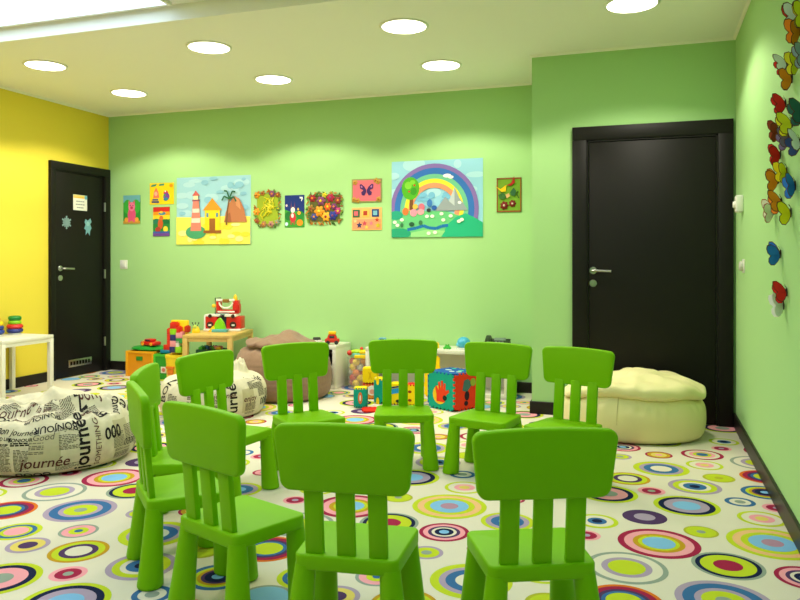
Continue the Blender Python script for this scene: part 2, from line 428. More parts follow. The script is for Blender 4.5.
# ---------------------------------------------------------------- beanbags
def cat(P, t):
    """Catmull-Rom through points P, t in 0..1"""
    n = len(P)-1; f = min(max(t, 0), 1)*n; i = min(int(f), n-1); f -= i
    p0, p1, p2, p3 = P[max(i-1, 0)], P[i], P[i+1], P[min(i+2, n)]
    return tuple(.5*((2*b)+(-a+c)*f+(2*a-5*b+4*c-d)*f*f+(-a+3*b-3*c+d)*f**3) for a, b, c, d in zip(p0, p1, p2, p3))
class Bag:
    def __init__(s, prof, sx=1, sy=1, deform=None):
        s.prof, s.sx, s.sy, s.deform = prof, sx, sy, deform
        s.L = [0]; p = cat(prof, 0)
        for k in range(1, 201):
            q = cat(prof, k/200); s.L.append(s.L[-1]+math.hypot(q[0]-p[0], q[1]-p[1])); p = q
    def v_of(s, arc):
        for k in range(200):
            if s.L[k+1] >= arc: return (k+(arc-s.L[k])/max(1e-9, s.L[k+1]-s.L[k]))/200
        return 1
    def at(s, u, v):
        r, z = cat(s.prof, v); r = max(r, 0)
        p = Vector((r*s.sx*math.sin(u), -r*s.sy*math.cos(u), z))       # u = 0 faces -y, u grows to the right
        p = s.deform(p, u, v) if s.deform else p
        p.z = max(p.z, .001); return p
    def nor(s, u, v):
        e = 1e-3; a = s.at(u+e, v)-s.at(u-e, v); b = s.at(u, v+e)-s.at(u, v-e)
        n = a.cross(b); return n.normalized() if n.length > 1e-12 else Vector((0, 0, 1))
    def mesh(s, nu=150, nv=90):
        bm = bmn(); rows = []
        for j in range(nv+1):
            v = j/nv
            if j in (0, nv): rows.append([bm.verts.new(s.at(0, v))])
            else: rows.append([bm.verts.new(s.at(2*PI*i/nu, v)) for i in range(nu)])
        for a, b in zip(rows, rows[1:]):
            for i in range(nu):
                j = (i+1) % nu
                if len(a) == 1: bm.faces.new((a[0], b[j], b[i]))
                elif len(b) == 1: bm.faces.new((a[i], a[j], b[0]))
                else: bm.faces.new((a[i], a[j], b[j], b[i]))
        bmesh.ops.recalc_face_normals(bm, faces=bm.faces[:])
        return bm
def nz(p, s, o=0): return noise.noise(Vector((p.x*s+o, p.y*s-o, p.z*s+2*o)))
def rid(p, s, o=0): return 1-2*abs(nz(p, s, o))
def sst(a, b, x): t = min(max((x-a)/(b-a), 0), 1); return t*t*(3-2*t)
def gs(x, y, cx, cy, wx, wy): return math.exp(-((x-cx)/wx)**2-((y-cy)/wy)**2)

_txt = {}
def glyphs(s, size, shear=0, spread=1.0):
    key = (s, shear, spread)
    if key not in _txt:
        cu = bpy.data.curves.new('t', 'FONT'); cu.body = s; cu.size = 1; cu.align_x = 'CENTER'; cu.align_y = 'CENTER'; cu.resolution_u = 3; cu.shear = shear; cu.offset = spread-1
        o = bpy.data.objects.new('t', cu); C.objects.link(o); bpy.context.view_layer.update()
        me = o.evaluated_get(bpy.context.evaluated_depsgraph_get()).to_mesh()
        _txt[key] = ([v.co[:2] for v in me.vertices], [tuple(p.vertices) for p in me.polygons])
        o.evaluated_get(bpy.context.evaluated_depsgraph_get()).to_mesh_clear()
        bpy.data.objects.remove(o); bpy.data.curves.remove(cu)
    V, Fc = _txt[key]
    return [(x*size, y*size) for x, y in V], Fc
def wrap(bm, bag, flat, u0, t0, rref, mi, off=.0016, rot=0, step=.014):
    """lay a flat mesh (verts, faces) on the bag round (u0, arc t0)"""
    V, Fc = flat; t = bmn()
    vs = [t.verts.new((x*math.cos(rot)-y*math.sin(rot), x*math.sin(rot)+y*math.cos(rot), 0)) for x, y in V]
    for f in Fc:
        try: t.faces.new([vs[i] for i in f])
        except ValueError: pass
    bmesh.ops.triangulate(t, faces=t.faces[:])
    for _ in range(4):
        es = [e for e in t.edges if e.calc_length() > step]
        if not es: break
        bmesh.ops.subdivide_edges(t, edges=es, cuts=1, use_grid_fill=False); bmesh.ops.triangulate(t, faces=t.faces[:])
    for v in t.verts:
        u = u0+v.co.x/rref; w = bag.v_of(t0+v.co.y)
        v.co = bag.at(u, w)+bag.nor(u, w)*off
    merge(bm, t, None, mi)
def lines(w, h, rows, seed, gap=.35, bold=1.0):
    rnd = random.Random(seed); V, Fc = [], []
    lh = h/rows
    for k in range(rows):
        x = -w/2; y = h/2-k*lh
        if rnd.random() < .06: continue
        end = w/2 if rnd.random() < .8 else w/2*rnd.uniform(-.2, .9)
        while x < end-.004:
            ww = min(rnd.uniform(.006, .026), end-x)
            i = len(V); V += [(x, y-lh*(1-gap)*bold), (x+ww, y-lh*(1-gap)*bold), (x+ww, y), (x, y)]; Fc.append((i, i+1, i+2, i+3)); x += ww+.004
    return V, Fc
def rect(w, h): return [(-w/2, -h/2), (w/2, -h/2), (w/2, h/2), (-w/2, h/2)], [(0, 1, 2, 3)]

M_news = mat('newsprint_cotton', (214, 206, 178), .85, bump=.25, scale=22, spec=.2, var=.10)
M_ink = mat('print_black', (34, 30, 30), .8, spec=.2)
M_inkg = mat('print_grey', (104, 97, 84), .85, spec=.2)
M_inkm = mat('print_brown', (92, 52, 48), .8, spec=.2)
M_tint = mat('print_tint', (190, 182, 148), .85, spec=.2)
NEWS = [M_news, M_ink, M_inkg, M_inkm, M_tint]
CAMX, CAMY = 0., 0.
def face_cam(x, y): return math.atan2(CAMX-x, -(CAMY-y))     # rz so that local -y looks at the camera

# front newsprint beanbag
def dfm1(p, u, v):
    top = sst(.17, .28, p.z); mid = sst(.0, .06, p.z)
    x, y = p.x, p.y
    p = p.copy()
    p.z += top*(.052*gs(x, y, .06, .19, .30, .10)+.030*gs(x, y, -.27, .0, .09, .2)+.030*gs(x, y, .28, .0, .10, .16)-.085*gs(x, y, -.02, .03, .20, .07)+.050*gs(x, y, .05, -.14, .24, .05)-.010)
    p.z += top*(.055*rid(Vector((x*.6, y*1.1, 0)), 5, 3)+.020*rid(Vector((x, y*.6, 0)), 11, 8)-.028)
    k = 1+mid*(.028*nz(p, 4, 1)+.010*rid(Vector((1.1*math.sin(u), 1.1*math.cos(u), p.z*1.5)), 3.2, 5)-.008)
    p.x *= k; p.y *= k
    return p
bag1 = Bag([(0, .002), (.20, .002), (.36, .004), (.425, .03), (.452, .085), (.455, .145), (.438, .205), (.405, .248), (.35, .272), (.25, .285), (.12, .29), (0, .29)], deform=dfm1)
bm = bag1.mesh(170, 100)
Rr = .45
T1 = bag1.L
def L(bag, arc): return arc
base = .43                                     # arc length at the foot of the side
D = R
W = lambda fl, ud, up, mi, rot=0, bag=bag1, off=.0016, rr=Rr, bm_=None: wrap(bm_ or bm, bag, fl, D(ud), base+up, rr, mi, off, rot)
# tinted columns first
W(rect(.15, .17), -5, .12, 4, off=.0008); W(rect(.10, .16), -52, .12, 4, off=.0008); W(rect(.12, .18), 50, .12, 4, off=.0008)
W(glyphs('journée', .106, 0, 1.022), 18.5, .158, 1, PI/2); W(glyphs('SOMETHING', .043), 29, .125, 3, PI/2)
W(glyphs('journée', .075, .25, 1.012), -5, .06, 3); W(glyphs('Bon journée', .043, .25, 1.006), -24, .222, 1)
W(glyphs('GOOD LIFE', .023, 0, 1.02), -33, .186, 1); W(glyphs('BONJOUR', .026, 0, 1.02), -20, .182, 1)
W(glyphs('BONJOUR', .05, 0, 1.014), 2, .232, 1, PI); W(glyphs('Good', .046, .2), -6, .19, 2)
W(glyphs('la même', .042, .3), 10, .215, 2, PI); W(glyphs('000', .08, .1, 1.024), 41, .16, 1); W(glyphs('0320', .05, .3), 57, .09, 1)
W(glyphs('BONJOUR', .12, 0, 1.015), 6, .545, 1); W(glyphs('bonjour', .10, .2), 60, .40, 3, -.5); W(glyphs('journée', .09, 0), -40, .40, 3, .6)
W(glyphs('BON', .11, .1, 1.02), 40, .36, 1, PI/2); W(glyphs('la vie', .07, .3), -12, .44, 3); W(glyphs('SOIR', .09, 0, 1.01), -75, .22, 1); W(glyphs('merci', .06, .2), -62, .10, 3); W(glyphs('bonjour', .06, .2, 1.01), -25, .36, 3, .3); W(glyphs('soir', .07, .2, 1.01), 30, .30, 3, -.4); W(glyphs('BON', .07, 0, 1.015), -45, .31, 1, .2); W(glyphs('journée', .06, 0, 1.01), 62, .30, 1, .5); W(glyphs('vie', .09, .2, 1.01), -5, .50, 1, 2.6); W(glyphs('BONJOUR', .05, 0, 1.014), -8, .305, 1, PI+.1)
W(glyphs('GOOD', .06, 0, 1.015), -13, -.015, 1, PI)
W(glyphs('journée', .09, .2), 85, .2, 1, PI/2)
for k, (ud, up, w, h, rows) in enumerate(((-41, .085, .075, .14, 20), (-30, .085, .07, .14, 20), (-19, .075, .07, .12, 17), (-10, .135, .07, .06, 8), (10, .15, .10, .08, 11), (9, .025, .12, .04, 6), (46, .12, .085, .09, 12), (58, .13, .08, .10, 13), (50, .04, .12, .06, 8), (70, .12, .09, .18, 22), (-62, .18, .09, .08, 10), (-56, .06, .09, .08, 10), (-78, .1, .1, .1, 11))):
    W(lines(w, h, rows, k, .5), ud, up, 2, off=.0013)
for k, (ud, up) in enumerate(((-33, .164), (-20, .160))): W(lines(.09, .02, 2, 40+k, .3), ud, up, 1)
for k, (ud, up, w, h, rows, rot) in enumerate(((20, .45, .14, .1, 10, .3), (-30, .5, .16, .08, 8, -.2), (50, .5, .1, .1, 10, 1.), (-10, .36, .15, .06, 7, .1), (10, .33, .12, .07, 8, .15), (42, .36, .12, .08, 9, -.3), (-50, .40, .12, .08, 9, .2), (70, .38, .1, .1, 10, .3), (0, .44, .2, .05, 6, -.1), (-20, .60, .14, .08, 8, .4), (30, .62, .14, .07, 8, -.2))): W(lines(w, h, rows, 60+k, .45), ud, up, 2, rot)
o = fin(bm, 'beanbag', NEWS, smooth=60); tag(o, 'large cream beanbag printed with black newspaper lettering, on carpet at far left', 'beanbag', 'newsprint beanbags')
bx, by = -3.175, 3.315
o.location = (bx, by, 0); o.rotation_euler = (0, 0, face_cam(bx, by))

# farther newsprint beanbag with a tied neck
def dfm2(p, u, v):
    top = sst(.15, .28, p.z); mid = sst(.0, .06, p.z); x, y = p.x, p.y
    p = p.copy()
    p.z += top*(.012*gs(x, y, .17, .0, .13, .13)-.015*gs(x, y, -.2, 0, .12, .2))
    p.z += top*(.016*rid(Vector((x, y, 0)), 9, 2)-.008)
    kn = 1-sst(.038, .080, math.hypot(x-.18, y*.9)); ridge = .5+.5*math.sin(7*math.atan2(y, x-.18))
    p.z += top*kn*(.046+.020*ridge+.05*nz(p, 20, 2))
    k = 1+mid*(.03*nz(p, 4.5, 4)+.012*rid(Vector((1.1*math.sin(u), 1.1*math.cos(u), p.z*1.5)), 3.2, 9)-.008)
    p.x *= k; p.y *= k
    return p
bag2 = Bag([(0, .002), (.18, .002), (.31, .004), (.36, .03), (.383, .09), (.383, .15), (.368, .21), (.335, .255), (.28, .28), (.18, .295), (.08, .30), (0, .30)], deform=dfm2)
bm = bag2.mesh(160, 110); base = .365
W2 = lambda fl, ud, up, mi, rot=0, off=.0016: wrap(bm, bag2, fl, D(ud), base+up, .38, mi, off, rot)
W2(rect(.11, .17), 40, .11, 4, off=.0008)
W2(glyphs('journée', .11, 0, 1.016), 20, .12, 1, PI/2); W2(glyphs('enjoy', .055, .2, 1.014), 42, .12, 3); W2(glyphs('journée', .05, .2, 1.01), 12, .16, 3)
W2(glyphs('000', .07, 0, 1.01), 66, .08, 1); W2(glyphs('BONJOUR', .045, 0, 1.01), -20, .2, 3); W2(glyphs('Bon journée', .05, .2), -30, .26, 3); W2(glyphs('journée', .09, 0, 1.01), 5, .33, 1, .2)
W2(glyphs('la vie', .09, .2, 1.01), 60, .27, 1, -.3); W2(glyphs('BON', .09, 0, 1.01), -60, .2, 1, PI/2); W2(glyphs('soir', .07, .2), -45, .36, 1)
W2(glyphs('Good', .06, 0, 1.01), 40, .39, 1, .5)
for k, (ud, up, w, h, rows) in enumerate(((43, .05, .1, .08, 9), (62, .17, .08, .1, 10), (5, .08, .09, .12, 12), (-20, .1, .09, .14, 14), (-45, .1, .09, .14, 14), (75, .1, .07, .12, 12), (50, .21, .1, .06, 6))):
    W2(lines(w, h, rows, 80+k), ud, up, 2, off=.0013)
o = fin(bm, 'beanbag', NEWS, smooth=60); tag(o, 'newsprint beanbag with a tied top, behind a green chair and before the brown beanbag', 'beanbag', 'newsprint beanbags')
bx, by = -3.01, 4.675
o.location = (bx, by, 0); o.rotation_euler = (0, 0, face_cam(bx, by))

# brown beanbag
def dfm3(p, u, v):
    top = sst(.30, .42, p.z); mid = sst(.0, .06, p.z); x, y = p.x, p.y
    p = p.copy()
    p.z += top*(.05*gs(x, y, .06, -.02, .10, .16)-.02*gs(x, y, -.16, 0, .07, .2)-.035*gs(x, y, .24, 0, .1, .3))
    p.z += top*(.018*rid(Vector((x, y*.5, 0)), 8, 1)-.006)
    k = 1+mid*(.022*nz(p, 4, 7)+.008*math.sin(p.z*150+3*nz(p, 3, 2))*sst(.05, .12, p.z)*(1-top)*.35)
    p.x *= k; p.y *= k
    return p
bag3 = Bag([(0, .002), (.18, .002), (.32, .004), (.375, .03), (.392, .09), (.395, .16), (.390, .24), (.375, .32), (.335, .385), (.272, .405), (.262, .413), (.300, .430), (.295, .455), (.23, .475), (.11, .485), (0, .488)], deform=dfm3)
bm = bag3.mesh(150, 140)
o = fin(bm, 'beanbag', mat('taupe_corduroy', (146, 116, 94), .9, bump=.3, scale=40, spec=.15, sheen=.2, var=.08), smooth=60)
tag(o, 'brown taupe fabric beanbag with folded top, in front of the white cube shelf', 'beanbag')
bx, by = -2.845, 5.45
o.location = (bx, by, 0); o.rotation_euler = (0, 0, face_cam(bx, by))

# cream beanbag by the door
def dfm4(p, u, v):
    top = sst(.26, .33, p.z); mid = sst(.0, .06, p.z); x, y = p.x, p.y
    p = p.copy()
    sag = sst(.20, .30, p.z)
    p.z += top*(.045*gs(x, y, .02, .05, .14, .3)+.012*rid(Vector((x, y, 0)), 6, 3)-.008)-sag*.02*gs(x, y, .50, 0, .16, .5)-sag*.05*gs(x, y, -.5, 0, .3, .5)+top*.02*gs(x, y, .25, 0, .16, .4)
    p.z += sag*(.030*nz(Vector((x, y, 0)), 5, 5)+.012*nz(Vector((x, y, 0)), 11, 2))
    k = 1+mid*(.018*nz(p, 4, 3)+.010*math.exp(-((p.z-.24)/.06)**2)*math.sin(26*u+6*nz(p, 5, 1)))
    p.x *= k; p.y *= k
    return p
bag4 = Bag([(0, .002), (.2, .002), (.36, .004), (.415, .025), (.434, .075), (.440, .13), (.436, .19), (.420, .235), (.398, .260), (.390, .268), (.420, .276), (.442, .298), (.432, .33), (.37, .35), (.22, .362), (.1, .366), (0, .367)], sx=1, sy=.77, deform=dfm4)
bm = bag4.mesh(170, 140)
M_bagc = mat('cream_vinyl', (238, 228, 172), .55, bump=.12, scale=14, spec=.35)
t = fin(bm, 'beanbag', M_bagc, smooth=60); tag(t, 'plain cream beanbag with flap top, in front of the right black door', 'beanbag')
bx, by = -.095, 4.955
t.location = (bx, by, 0); t.rotation_euler = (0, 0, R(4))
bm = bmn(); pts = [bag4.at(R(-14), .30+.30*k/24)+bag4.nor(R(-14), .30+.30*k/24)*.0005 for k in range(25)]
tube(bm, pts, .0022, 6); fin(bm, 'seam', mat('cream_seam', (214, 202, 142), .7), t)

# ---------------------------------------------------------------- furniture
M_wht = mat('white_lacquer', (232, 230, 214), .35, bump=.02)
def table(name, label, cat_, loc, rz, w, d, h, leg, top, m, inset=0):
    t = thing(name, label, cat_, loc, rz)
    bm = bmn(); box(bm, -w/2, w/2, -d/2, d/2, h-top, h, .004); fin(bm, 'tabletop', m, t)
    bm = bmn(); a, b = w/2-inset-leg, d/2-inset-leg
    for s in (-1, 1):
        box(bm, -a, a, s*(b+leg*.6)-.008, s*(b+leg*.6)+.008, h-top-.03, h-top); box(bm, s*(a+leg*.6)-.008, s*(a+leg*.6)+.008, -b, b, h-top-.03, h-top)
    fin(bm, 'apron', m, t)
    for sx in (-1, 1):
        for sy in (-1, 1):
            bm = bmn(); x, y = sx*(w/2-inset-leg/2), sy*(d/2-inset-leg/2)
            box(bm, x-leg/2, x+leg/2, y-leg/2, y+leg/2, .001, h-top, .002); fin(bm, 'leg', m, t)
    return t
table('side_table', 'small white square-legged table against the yellow wall', 'table', (-5.005, 4.735, 0), 0, .45, .53, .485, .036, .03, M_wht)
M_birch = mat('birch_wood', (208, 172, 96), .45, bump=.05, scale=30, var=.08)
table('play_table', 'light wooden play table with fire station toy on top', 'table', (-3.665, 5.79, 0), R(13), .44, .62, .47, .042, .028, M_birch)

def shelf(name, label, x0, x1, y0, y1, h, cols_, rows_):
    t = thing(name, label, 'shelf', ((x0+x1)/2, (y0+y1)/2, 0))
    w, d = (x1-x0)/2, (y1-y0)/2; th = .032
    bm = bmn(); box(bm, -w, w, -d, d, h-th, h, .002); fin(bm, 'top', M_wht, t)
    bm = bmn(); box(bm, -w, w, -d, d, .001, th, .002); fin(bm, 'bottom', M_wht, t)
    for s in (-1, 1):
        bm = bmn(); box(bm, min(s*w, s*(w-th)), max(s*w, s*(w-th)), -d, d, th, h-th, .002); fin(bm, 'side_panel', M_wht, t)
    bm = bmn(); box(bm, -w+th, w-th, d-.008, d, th, h-th); fin(bm, 'back_panel', M_wht, t)
    for k in range(1, cols_):
        x = -w+2*w*k/cols_; bm = bmn(); box(bm, x-.009, x+.009, -d+.004, d-.008, th, h-th); fin(bm, 'divider', M_wht, t)
    for k in range(1, rows_):
        z = h*k/rows_; bm = bmn(); box(bm, -w+th, w-th, -d+.003, d-.008, z-.009, z+.009); fin(bm, 'shelf_board', M_wht, t)
    return t
shelf('cube_shelf', 'white cube shelf beside the brown beanbag', -3.26, -2.555, 5.86, 6.2, .375, 2, 2)
shelf('low_shelf', 'long low white shelf below the rainbow painting', -2.28, -1.06, 5.86, 6.2, .375, 1, 1)

# ---------------------------------------------------------------- toys
RED, YLW, GRN, BLU, ORA = (214, 36, 28), (248, 208, 20), (60, 168, 44), (30, 96, 178), (240, 130, 24)
TEAL, WHT, DKB, LGR, PNK = (20, 160, 140), (236, 234, 226), (30, 36, 110), (140, 206, 30), (236, 150, 160)
def rings_toy(loc, sizes, colors, label):
    t = thing('stacking_rings', label, 'toy', loc)
    bm = bmn(); lathe(bm, [(.05, .001), (.05, .008), (.012, .012), (.010, .125), (0, .128)], 20); fin(bm, 'peg', plas(WHT), t)
    z = .01
    for s, c, hh in zip(sizes, colors, (.042,)*6):
        bm = bmn(); n = 28; rows = []
        P = [(.6*s+.4*s*math.cos(a), z+hh/2+hh/2*math.sin(a)) for a in [2*PI*k/12 for k in range(12)]]
        rows = [[bm.verts.new((r*math.cos(2*PI*q/n), r*math.sin(2*PI*q/n), zz)) for q in range(n)] for r, zz in P]
        for i in range(12):
            a, b = rows[i], rows[(i+1) % 12]
            for q in range(n): bm.faces.new((a[q], a[(q+1) % n], b[(q+1) % n], b[q]))
        fin(bm, 'ring', plas(c), t); z += hh*.82
rings_toy((-5.135, 4.935, .485), (.066, .066, .052, .054), ((28, 44, 130), RED, LGR, (12, 130, 50)), 'stack of blue, red and green rings on the white table')
rings_toy((-5.16, 4.77, .485), (.062, .058, .054, .03), ((30, 60, 150), (40, 60, 130), YLW, ORA), 'ring stack cut off by left picture edge, on white table')

def brick(bm, x0, y0, z0, nx, ny, u, h, mi, studs=True):
    box(bm, x0, x0+nx*u, y0, y0+ny*u, z0, z0+h, .001, mi)
    if studs:
        for i in range(nx):
            for j in range(ny): lathe(bm, [(u*.3, h), (u*.3, h+u*.22), (0, h+u*.22)], 10, tr(x0+(i+.5)*u, y0+(j+.5)*u, z0), mi)

# fire station toy
Mt = rotz(R(13))
def on_table(x, y):
    v = Mt @ Vector((x, y, 0)); return (-3.665+v.x, 5.79+v.y, .4705)
t = thing('toy_fire_station', 'red and white toy fire station on the wooden table', 'toy', on_table(-.005, .15), R(14))
w = .17
bm = bmn(); box(bm, -w, w, -.08, .10, .0, .018, .003); fin(bm, 'base_plate', plas(WHT), t)
bm = bmn(); box(bm, -w, -.055, -.05, .08, .018, .13, .004); box(bm, .035, w, -.05, .08, .018, .13, .004); fin(bm, 'garage_body', plas(RED), t)
for x in (-.115, .10):
    bm = bmn(); lathe(bm, [(.03, 0), (.03, .012), (.02, .014), (0, .014)], 20, tr(x, -.05, .055) @ Matrix.Rotation(PI/2, 4, 'X')); fin(bm, 'door_disc', plas((60, 36, 30)), t)
    bm = bmn(); lathe(bm, [(.017, 0), (.017, .01), (0, .01)], 14, tr(x, -.056, .135) @ Matrix.Rotation(PI/2, 4, 'X')); fin(bm, 'lamp_disc', plas((60, 36, 30)), t)
bm = bmn(); box(bm, -w, -.03, -.056, .085, .13, .148, .003); box(bm, .02, w-.04, -.062, .085, .128, .15, .004); box(bm, -w-.004, -w+.01, -.056, .08, .018, .14, .002)
for x in (-.112, .105): box(bm, x-.016, x+.012, -.068, -.062, .045, .06, .002)
fin(bm, 'white_trim', plas(WHT), t)
bm = bmn(); box(bm, -.055, .035, .02, .07, .018, .14); fin(bm, 'inner_wall', plas((40, 50, 90)), t)
bm = bmn(); box(bm, -.08, .05, -.02, .08, .14, .158, .003); fin(bm, 'lintel', plas((130, 160, 150)), t)
bm = bmn()                                            # upper storey: arch of red with a white rim
arch = [(.052*math.cos(a)+.018, .235+.05*math.sin(a)) for a in [PI-PI*k/10 for k in range(11)]]
outl = [(-.075, .17), (-.075, .285), (.115, .285), (.13, .25), (.13, .17)]
box(bm, -.075, -.042, -.01, .07, .16, .275, .003); box(bm, .08, .13, -.01, .07, .16, .275, .003); box(bm, -.075, .13, -.01, .07, .155, .19, .003); box(bm, .12, .14, 0, .06, .16, .24, .003)
fin(bm, 'tower_body', plas(RED), t)
bm = bmn(); pts = [(.019+.062*math.cos(a), -.014, .258+.052*math.sin(a)) for a in [PI+PI*k/14 for k in range(15)]]
tube(bm, pts, .008, 8); box(bm, -.075, -.01, -.016, -.008, .268, .29, .003); box(bm, .05, .10, -.016, -.008, .268, .29, .003); box(bm, -.06, .1, -.014, -.009, .165, .178, .002)
fin(bm, 'arch_rim', plas(WHT), t)
bm = bmn(); box(bm, -.012, .045, -.022, .03, .255, .288, .006); fin(bm, 'bell', plas((150, 110, 40)), t)
bm = bmn(); tube(bm, [(-.085, .0, .15), (-.085, .0, .298), (-.03, .0, .298)], .005, 8); fin(bm, 'pole', plas((80, 80, 70)), t)
bm = bmn(); lathe(bm, [(.018, .275), (.02, .29), (.016, .312), (.005, .33), (0, .332)], 14, tr(.095, .03, 0)); fin(bm, 'beacon', plas((250, 200, 30)), t)
bm = bmn(); ball(bm, (-.095, -.012, .225), .018); fin(bm, 'beacon', plas((250, 200, 30)), t)
t2 = thing('toy_slide', 'lime green and yellow toy slide before the fire station', 'toy', on_table(.005, .0), R(14))
bm = bmn(); prism(bm, rounded([(-.055, 0), (.055, 0), (.035, .06), (.0, .105), (-.035, .06)], .008, 3), -.02, .02, M=tr(0, 0, .026) @ XZ); fin(bm, 'green_block', plas((130, 214, 30)), t2)
bm = bmn(); prism(bm, [(-.10, 0), (-.03, 0), (-.045, .05), (-.06, .052), (-.085, .022)], -.025, .025, M=tr(0, 0, .001) @ XZ); fin(bm, 'yellow_chute', plas((248, 208, 40)), t2)
bm = bmn(); box(bm, -.06, .075, -.05, .03, .0005, .026, .004); fin(bm, 'teal_base', plas((96, 176, 180)), t2)
# small yellow figure toy with stalks
t = thing('toy_snail', 'small yellow snail-shaped toy on the wooden table corner', 'toy', on_table(-.175, -.11), R(10))
bm = bmn(); lathe(bm, [(.034, 0), (.037, .012), (.032, .035), (.02, .055), (0, .066)], 20); fin(bm, 'body', plas((240, 206, 30)), t)
bm = bmn(); ball(bm, (.0, -.02, .055), .018); fin(bm, 'face', plas((196, 214, 90)), t)
for x in (-.028, 0, .03):
    bm = bmn(); tube(bm, [(x*.5, -.01, .06), (x, -.01, .085)], .003, 6); ball(bm, (x, -.01, .088), .007, n=10); fin(bm, 'stalk', plas((50, 60, 40)), t)

# orange and green toy crates
def crate(name, label, loc, w, d, h, colr, post):
    t = thing(name, label, 'crate', loc, R(2))
    M_p = mat('crate_panel_%d' % colr[1], colr, .25, spec=.5, alpha=.93)
    bm = bmn()
    box(bm, -w/2, w/2, -d/2, -d/2+.006, .01, h-.01); box(bm, -w/2, w/2, d/2-.006, d/2, .01, h-.01); box(bm, -w/2, -w/2+.006, -d/2, d/2, .01, h-.01); box(bm, w/2-.006, w/2, -d/2, d/2, .01, h-.01); box(bm, -w/2, w/2, -d/2, d/2, .001, .008)
    fin(bm, 'panel', M_p, t)
    bm = bmn()
    for sx in (-1, 1):
        for sy in (-1, 1): box(bm, sx*(w/2-.004)-.012, sx*(w/2-.004)+.012, sy*(d/2-.004)-.012, sy*(d/2-.004)+.012, .001, h, .003)
    for sy in (-1, 1): box(bm, -w/2, w/2, sy*(d/2-.002)-.008, sy*(d/2-.002)+.008, h-.022, h, .003)
    for sx in (-1, 1): box(bm, sx*(w/2-.002)-.008, sx*(w/2-.002)+.008, -d/2, d/2, h-.022, h, .003)
    fin(bm, 'rim', plas(post), t)
    return t
c1 = crate('toy_crate', 'orange see-through plastic toy crate by the back wall', (-4.62, 6.05, 0), .30, .28, .245, (232, 150, 16), (240, 168, 24))
bm = bmn(); box(bm, -.04, .03, -.148, -.14, .155, .195, .004); fin(bm, 'clip', plas((40, 130, 30)), c1)
c2 = crate('toy_crate', 'green plastic toy crate with small sticker beside the orange crate', (-4.30, 5.97, 0), .20, .26, .235, (44, 160, 40), (70, 186, 50))
bm = bmn(); box(bm, -.03, .03, -.133, -.1295, .06, .12, .002); ball(bm, (0, -.133, .09), .02, 1, sy=.2); fin(bm, 'sticker', [plas(WHT), plas((220, 120, 110))], c2)
bm = bmn(); lathe(bm, [(0, 0), (.17, .0), (.2, .016), (.17, .034), (.1, .045), (0, .05)], 30, mi=0, sx=1, sy=.62)
o = fin(bm, 'plastic_tray', plas((30, 150, 50))); tag(o, 'green oval plastic lid lying on the orange crate', 'lid'); o.location = (-4.59, 6.03, .246)
o = None
bm = bmn(); box(bm, -.09, .09, -.05, .05, 0, .035, .012); box(bm, -.05, .04, -.04, .04, .035, .06, .012); t = thing('toy_car', 'red toy car with dark windows lying on the green lid', 'toy', (-4.56, 6.0, .2975), R(-8))
fin(bm, 'body', plas(RED), t); bm = bmn(); box(bm, -.035, .03, -.043, .043, .04, .056, .006); fin(bm, 'window', plas((40, 40, 70)), t)
for x in (-.055, .055):
    for y in (-.05, .05): bm = bmn(); lathe(bm, [(.016, -.006), (.016, .006)], 14, tr(x, y, .014) @ Matrix.Rotation(PI/2, 4, 'X')); fin(bm, 'wheel', plas((250, 170, 40)), t)
bm = bmn(); tube(bm, [(.075*math.cos(a), .05*math.sin(a), .012) for a in [2*PI*k/20 for k in range(21)]], .01, 8)
o = fin(bm, 'toy_ring', plas((250, 220, 90))); tag(o, 'yellow plastic ring lying at the back of the green lid', 'toy'); o.location = (-4.67, 6.13, .299)
t = thing('toy_train', 'small red and blue toy block car on the green crate', 'toy', (-4.31, 5.95, .236), R(4))
bm = bmn(); box(bm, -.08, .06, -.035, .035, .0, .03, .004); fin(bm, 'blue_base', plas((20, 140, 180)), t)
bm = bmn(); box(bm, -.05, .03, -.03, .03, .03, .08, .006); fin(bm, 'red_cab', plas(RED), t)
bm = bmn(); ball(bm, (.07, 0, .025), .022); ball(bm, (.045, 0, .05), .022); fin(bm, 'yellow_ball', plas((246, 204, 30)), t)

# tower of big bricks, standing on a yellow tub
t = thing('toy_tub', 'yellow plastic tub under the brick tower, beside the green crate', 'tub', (-4.05, 5.70, 0), 0)
bm = bmn(); lathe(bm, [(0, .001), (.085, .001), (.098, .235), (.104, .24), (.104, .262), (.08, .262)], 32); fin(bm, 'tub', plas((238, 206, 30)), t)
bm = bmn(); box(bm, -.03, .03, -.102, -.09, .09, .14, .003); box(bm, -.045, .04, -.106, -.09, .145, .165, .003); fin(bm, 'print', plas((226, 120, 30)), t)
t = thing('brick_tower', 'tall tower of coloured toy bricks with yellow back left of table', 'toy', (-4.045, 5.70, .263), R(6))
u = .031
bm = bmn(); box(bm, -.075, .095, .01, .05, 0, .31, .012); fin(bm, 'yellow_back', plas((248, 206, 20)), t)
stack = [(-.05, .0, 2, DKB), (.0, .0, 2, LGR), (-.045, 1, 2, PNK), (.012, 1, 1, WHT), (.012, 1.6, 2, (40, 150, 70)), (-.045, 2, 2, DKB), (.012, 2.4, 2, PNK), (-.045, 3, 2, LGR), (-.045, 4, 2, RED), (.018, 3.3, 1, RED), (-.075, 1, 1, RED), (-.075, 2, 1, RED), (-.075, 3, 1, RED), (.08, 3.4, 1, (196, 40, 20))]
for x, lv, nx, c in stack:
    bm = bmn(); brick(bm, x, -.052 if x != .08 else -.02, .02+lv*.054, nx, 2, u, .053, 0, True); fin(bm, 'brick', plas(c), t)
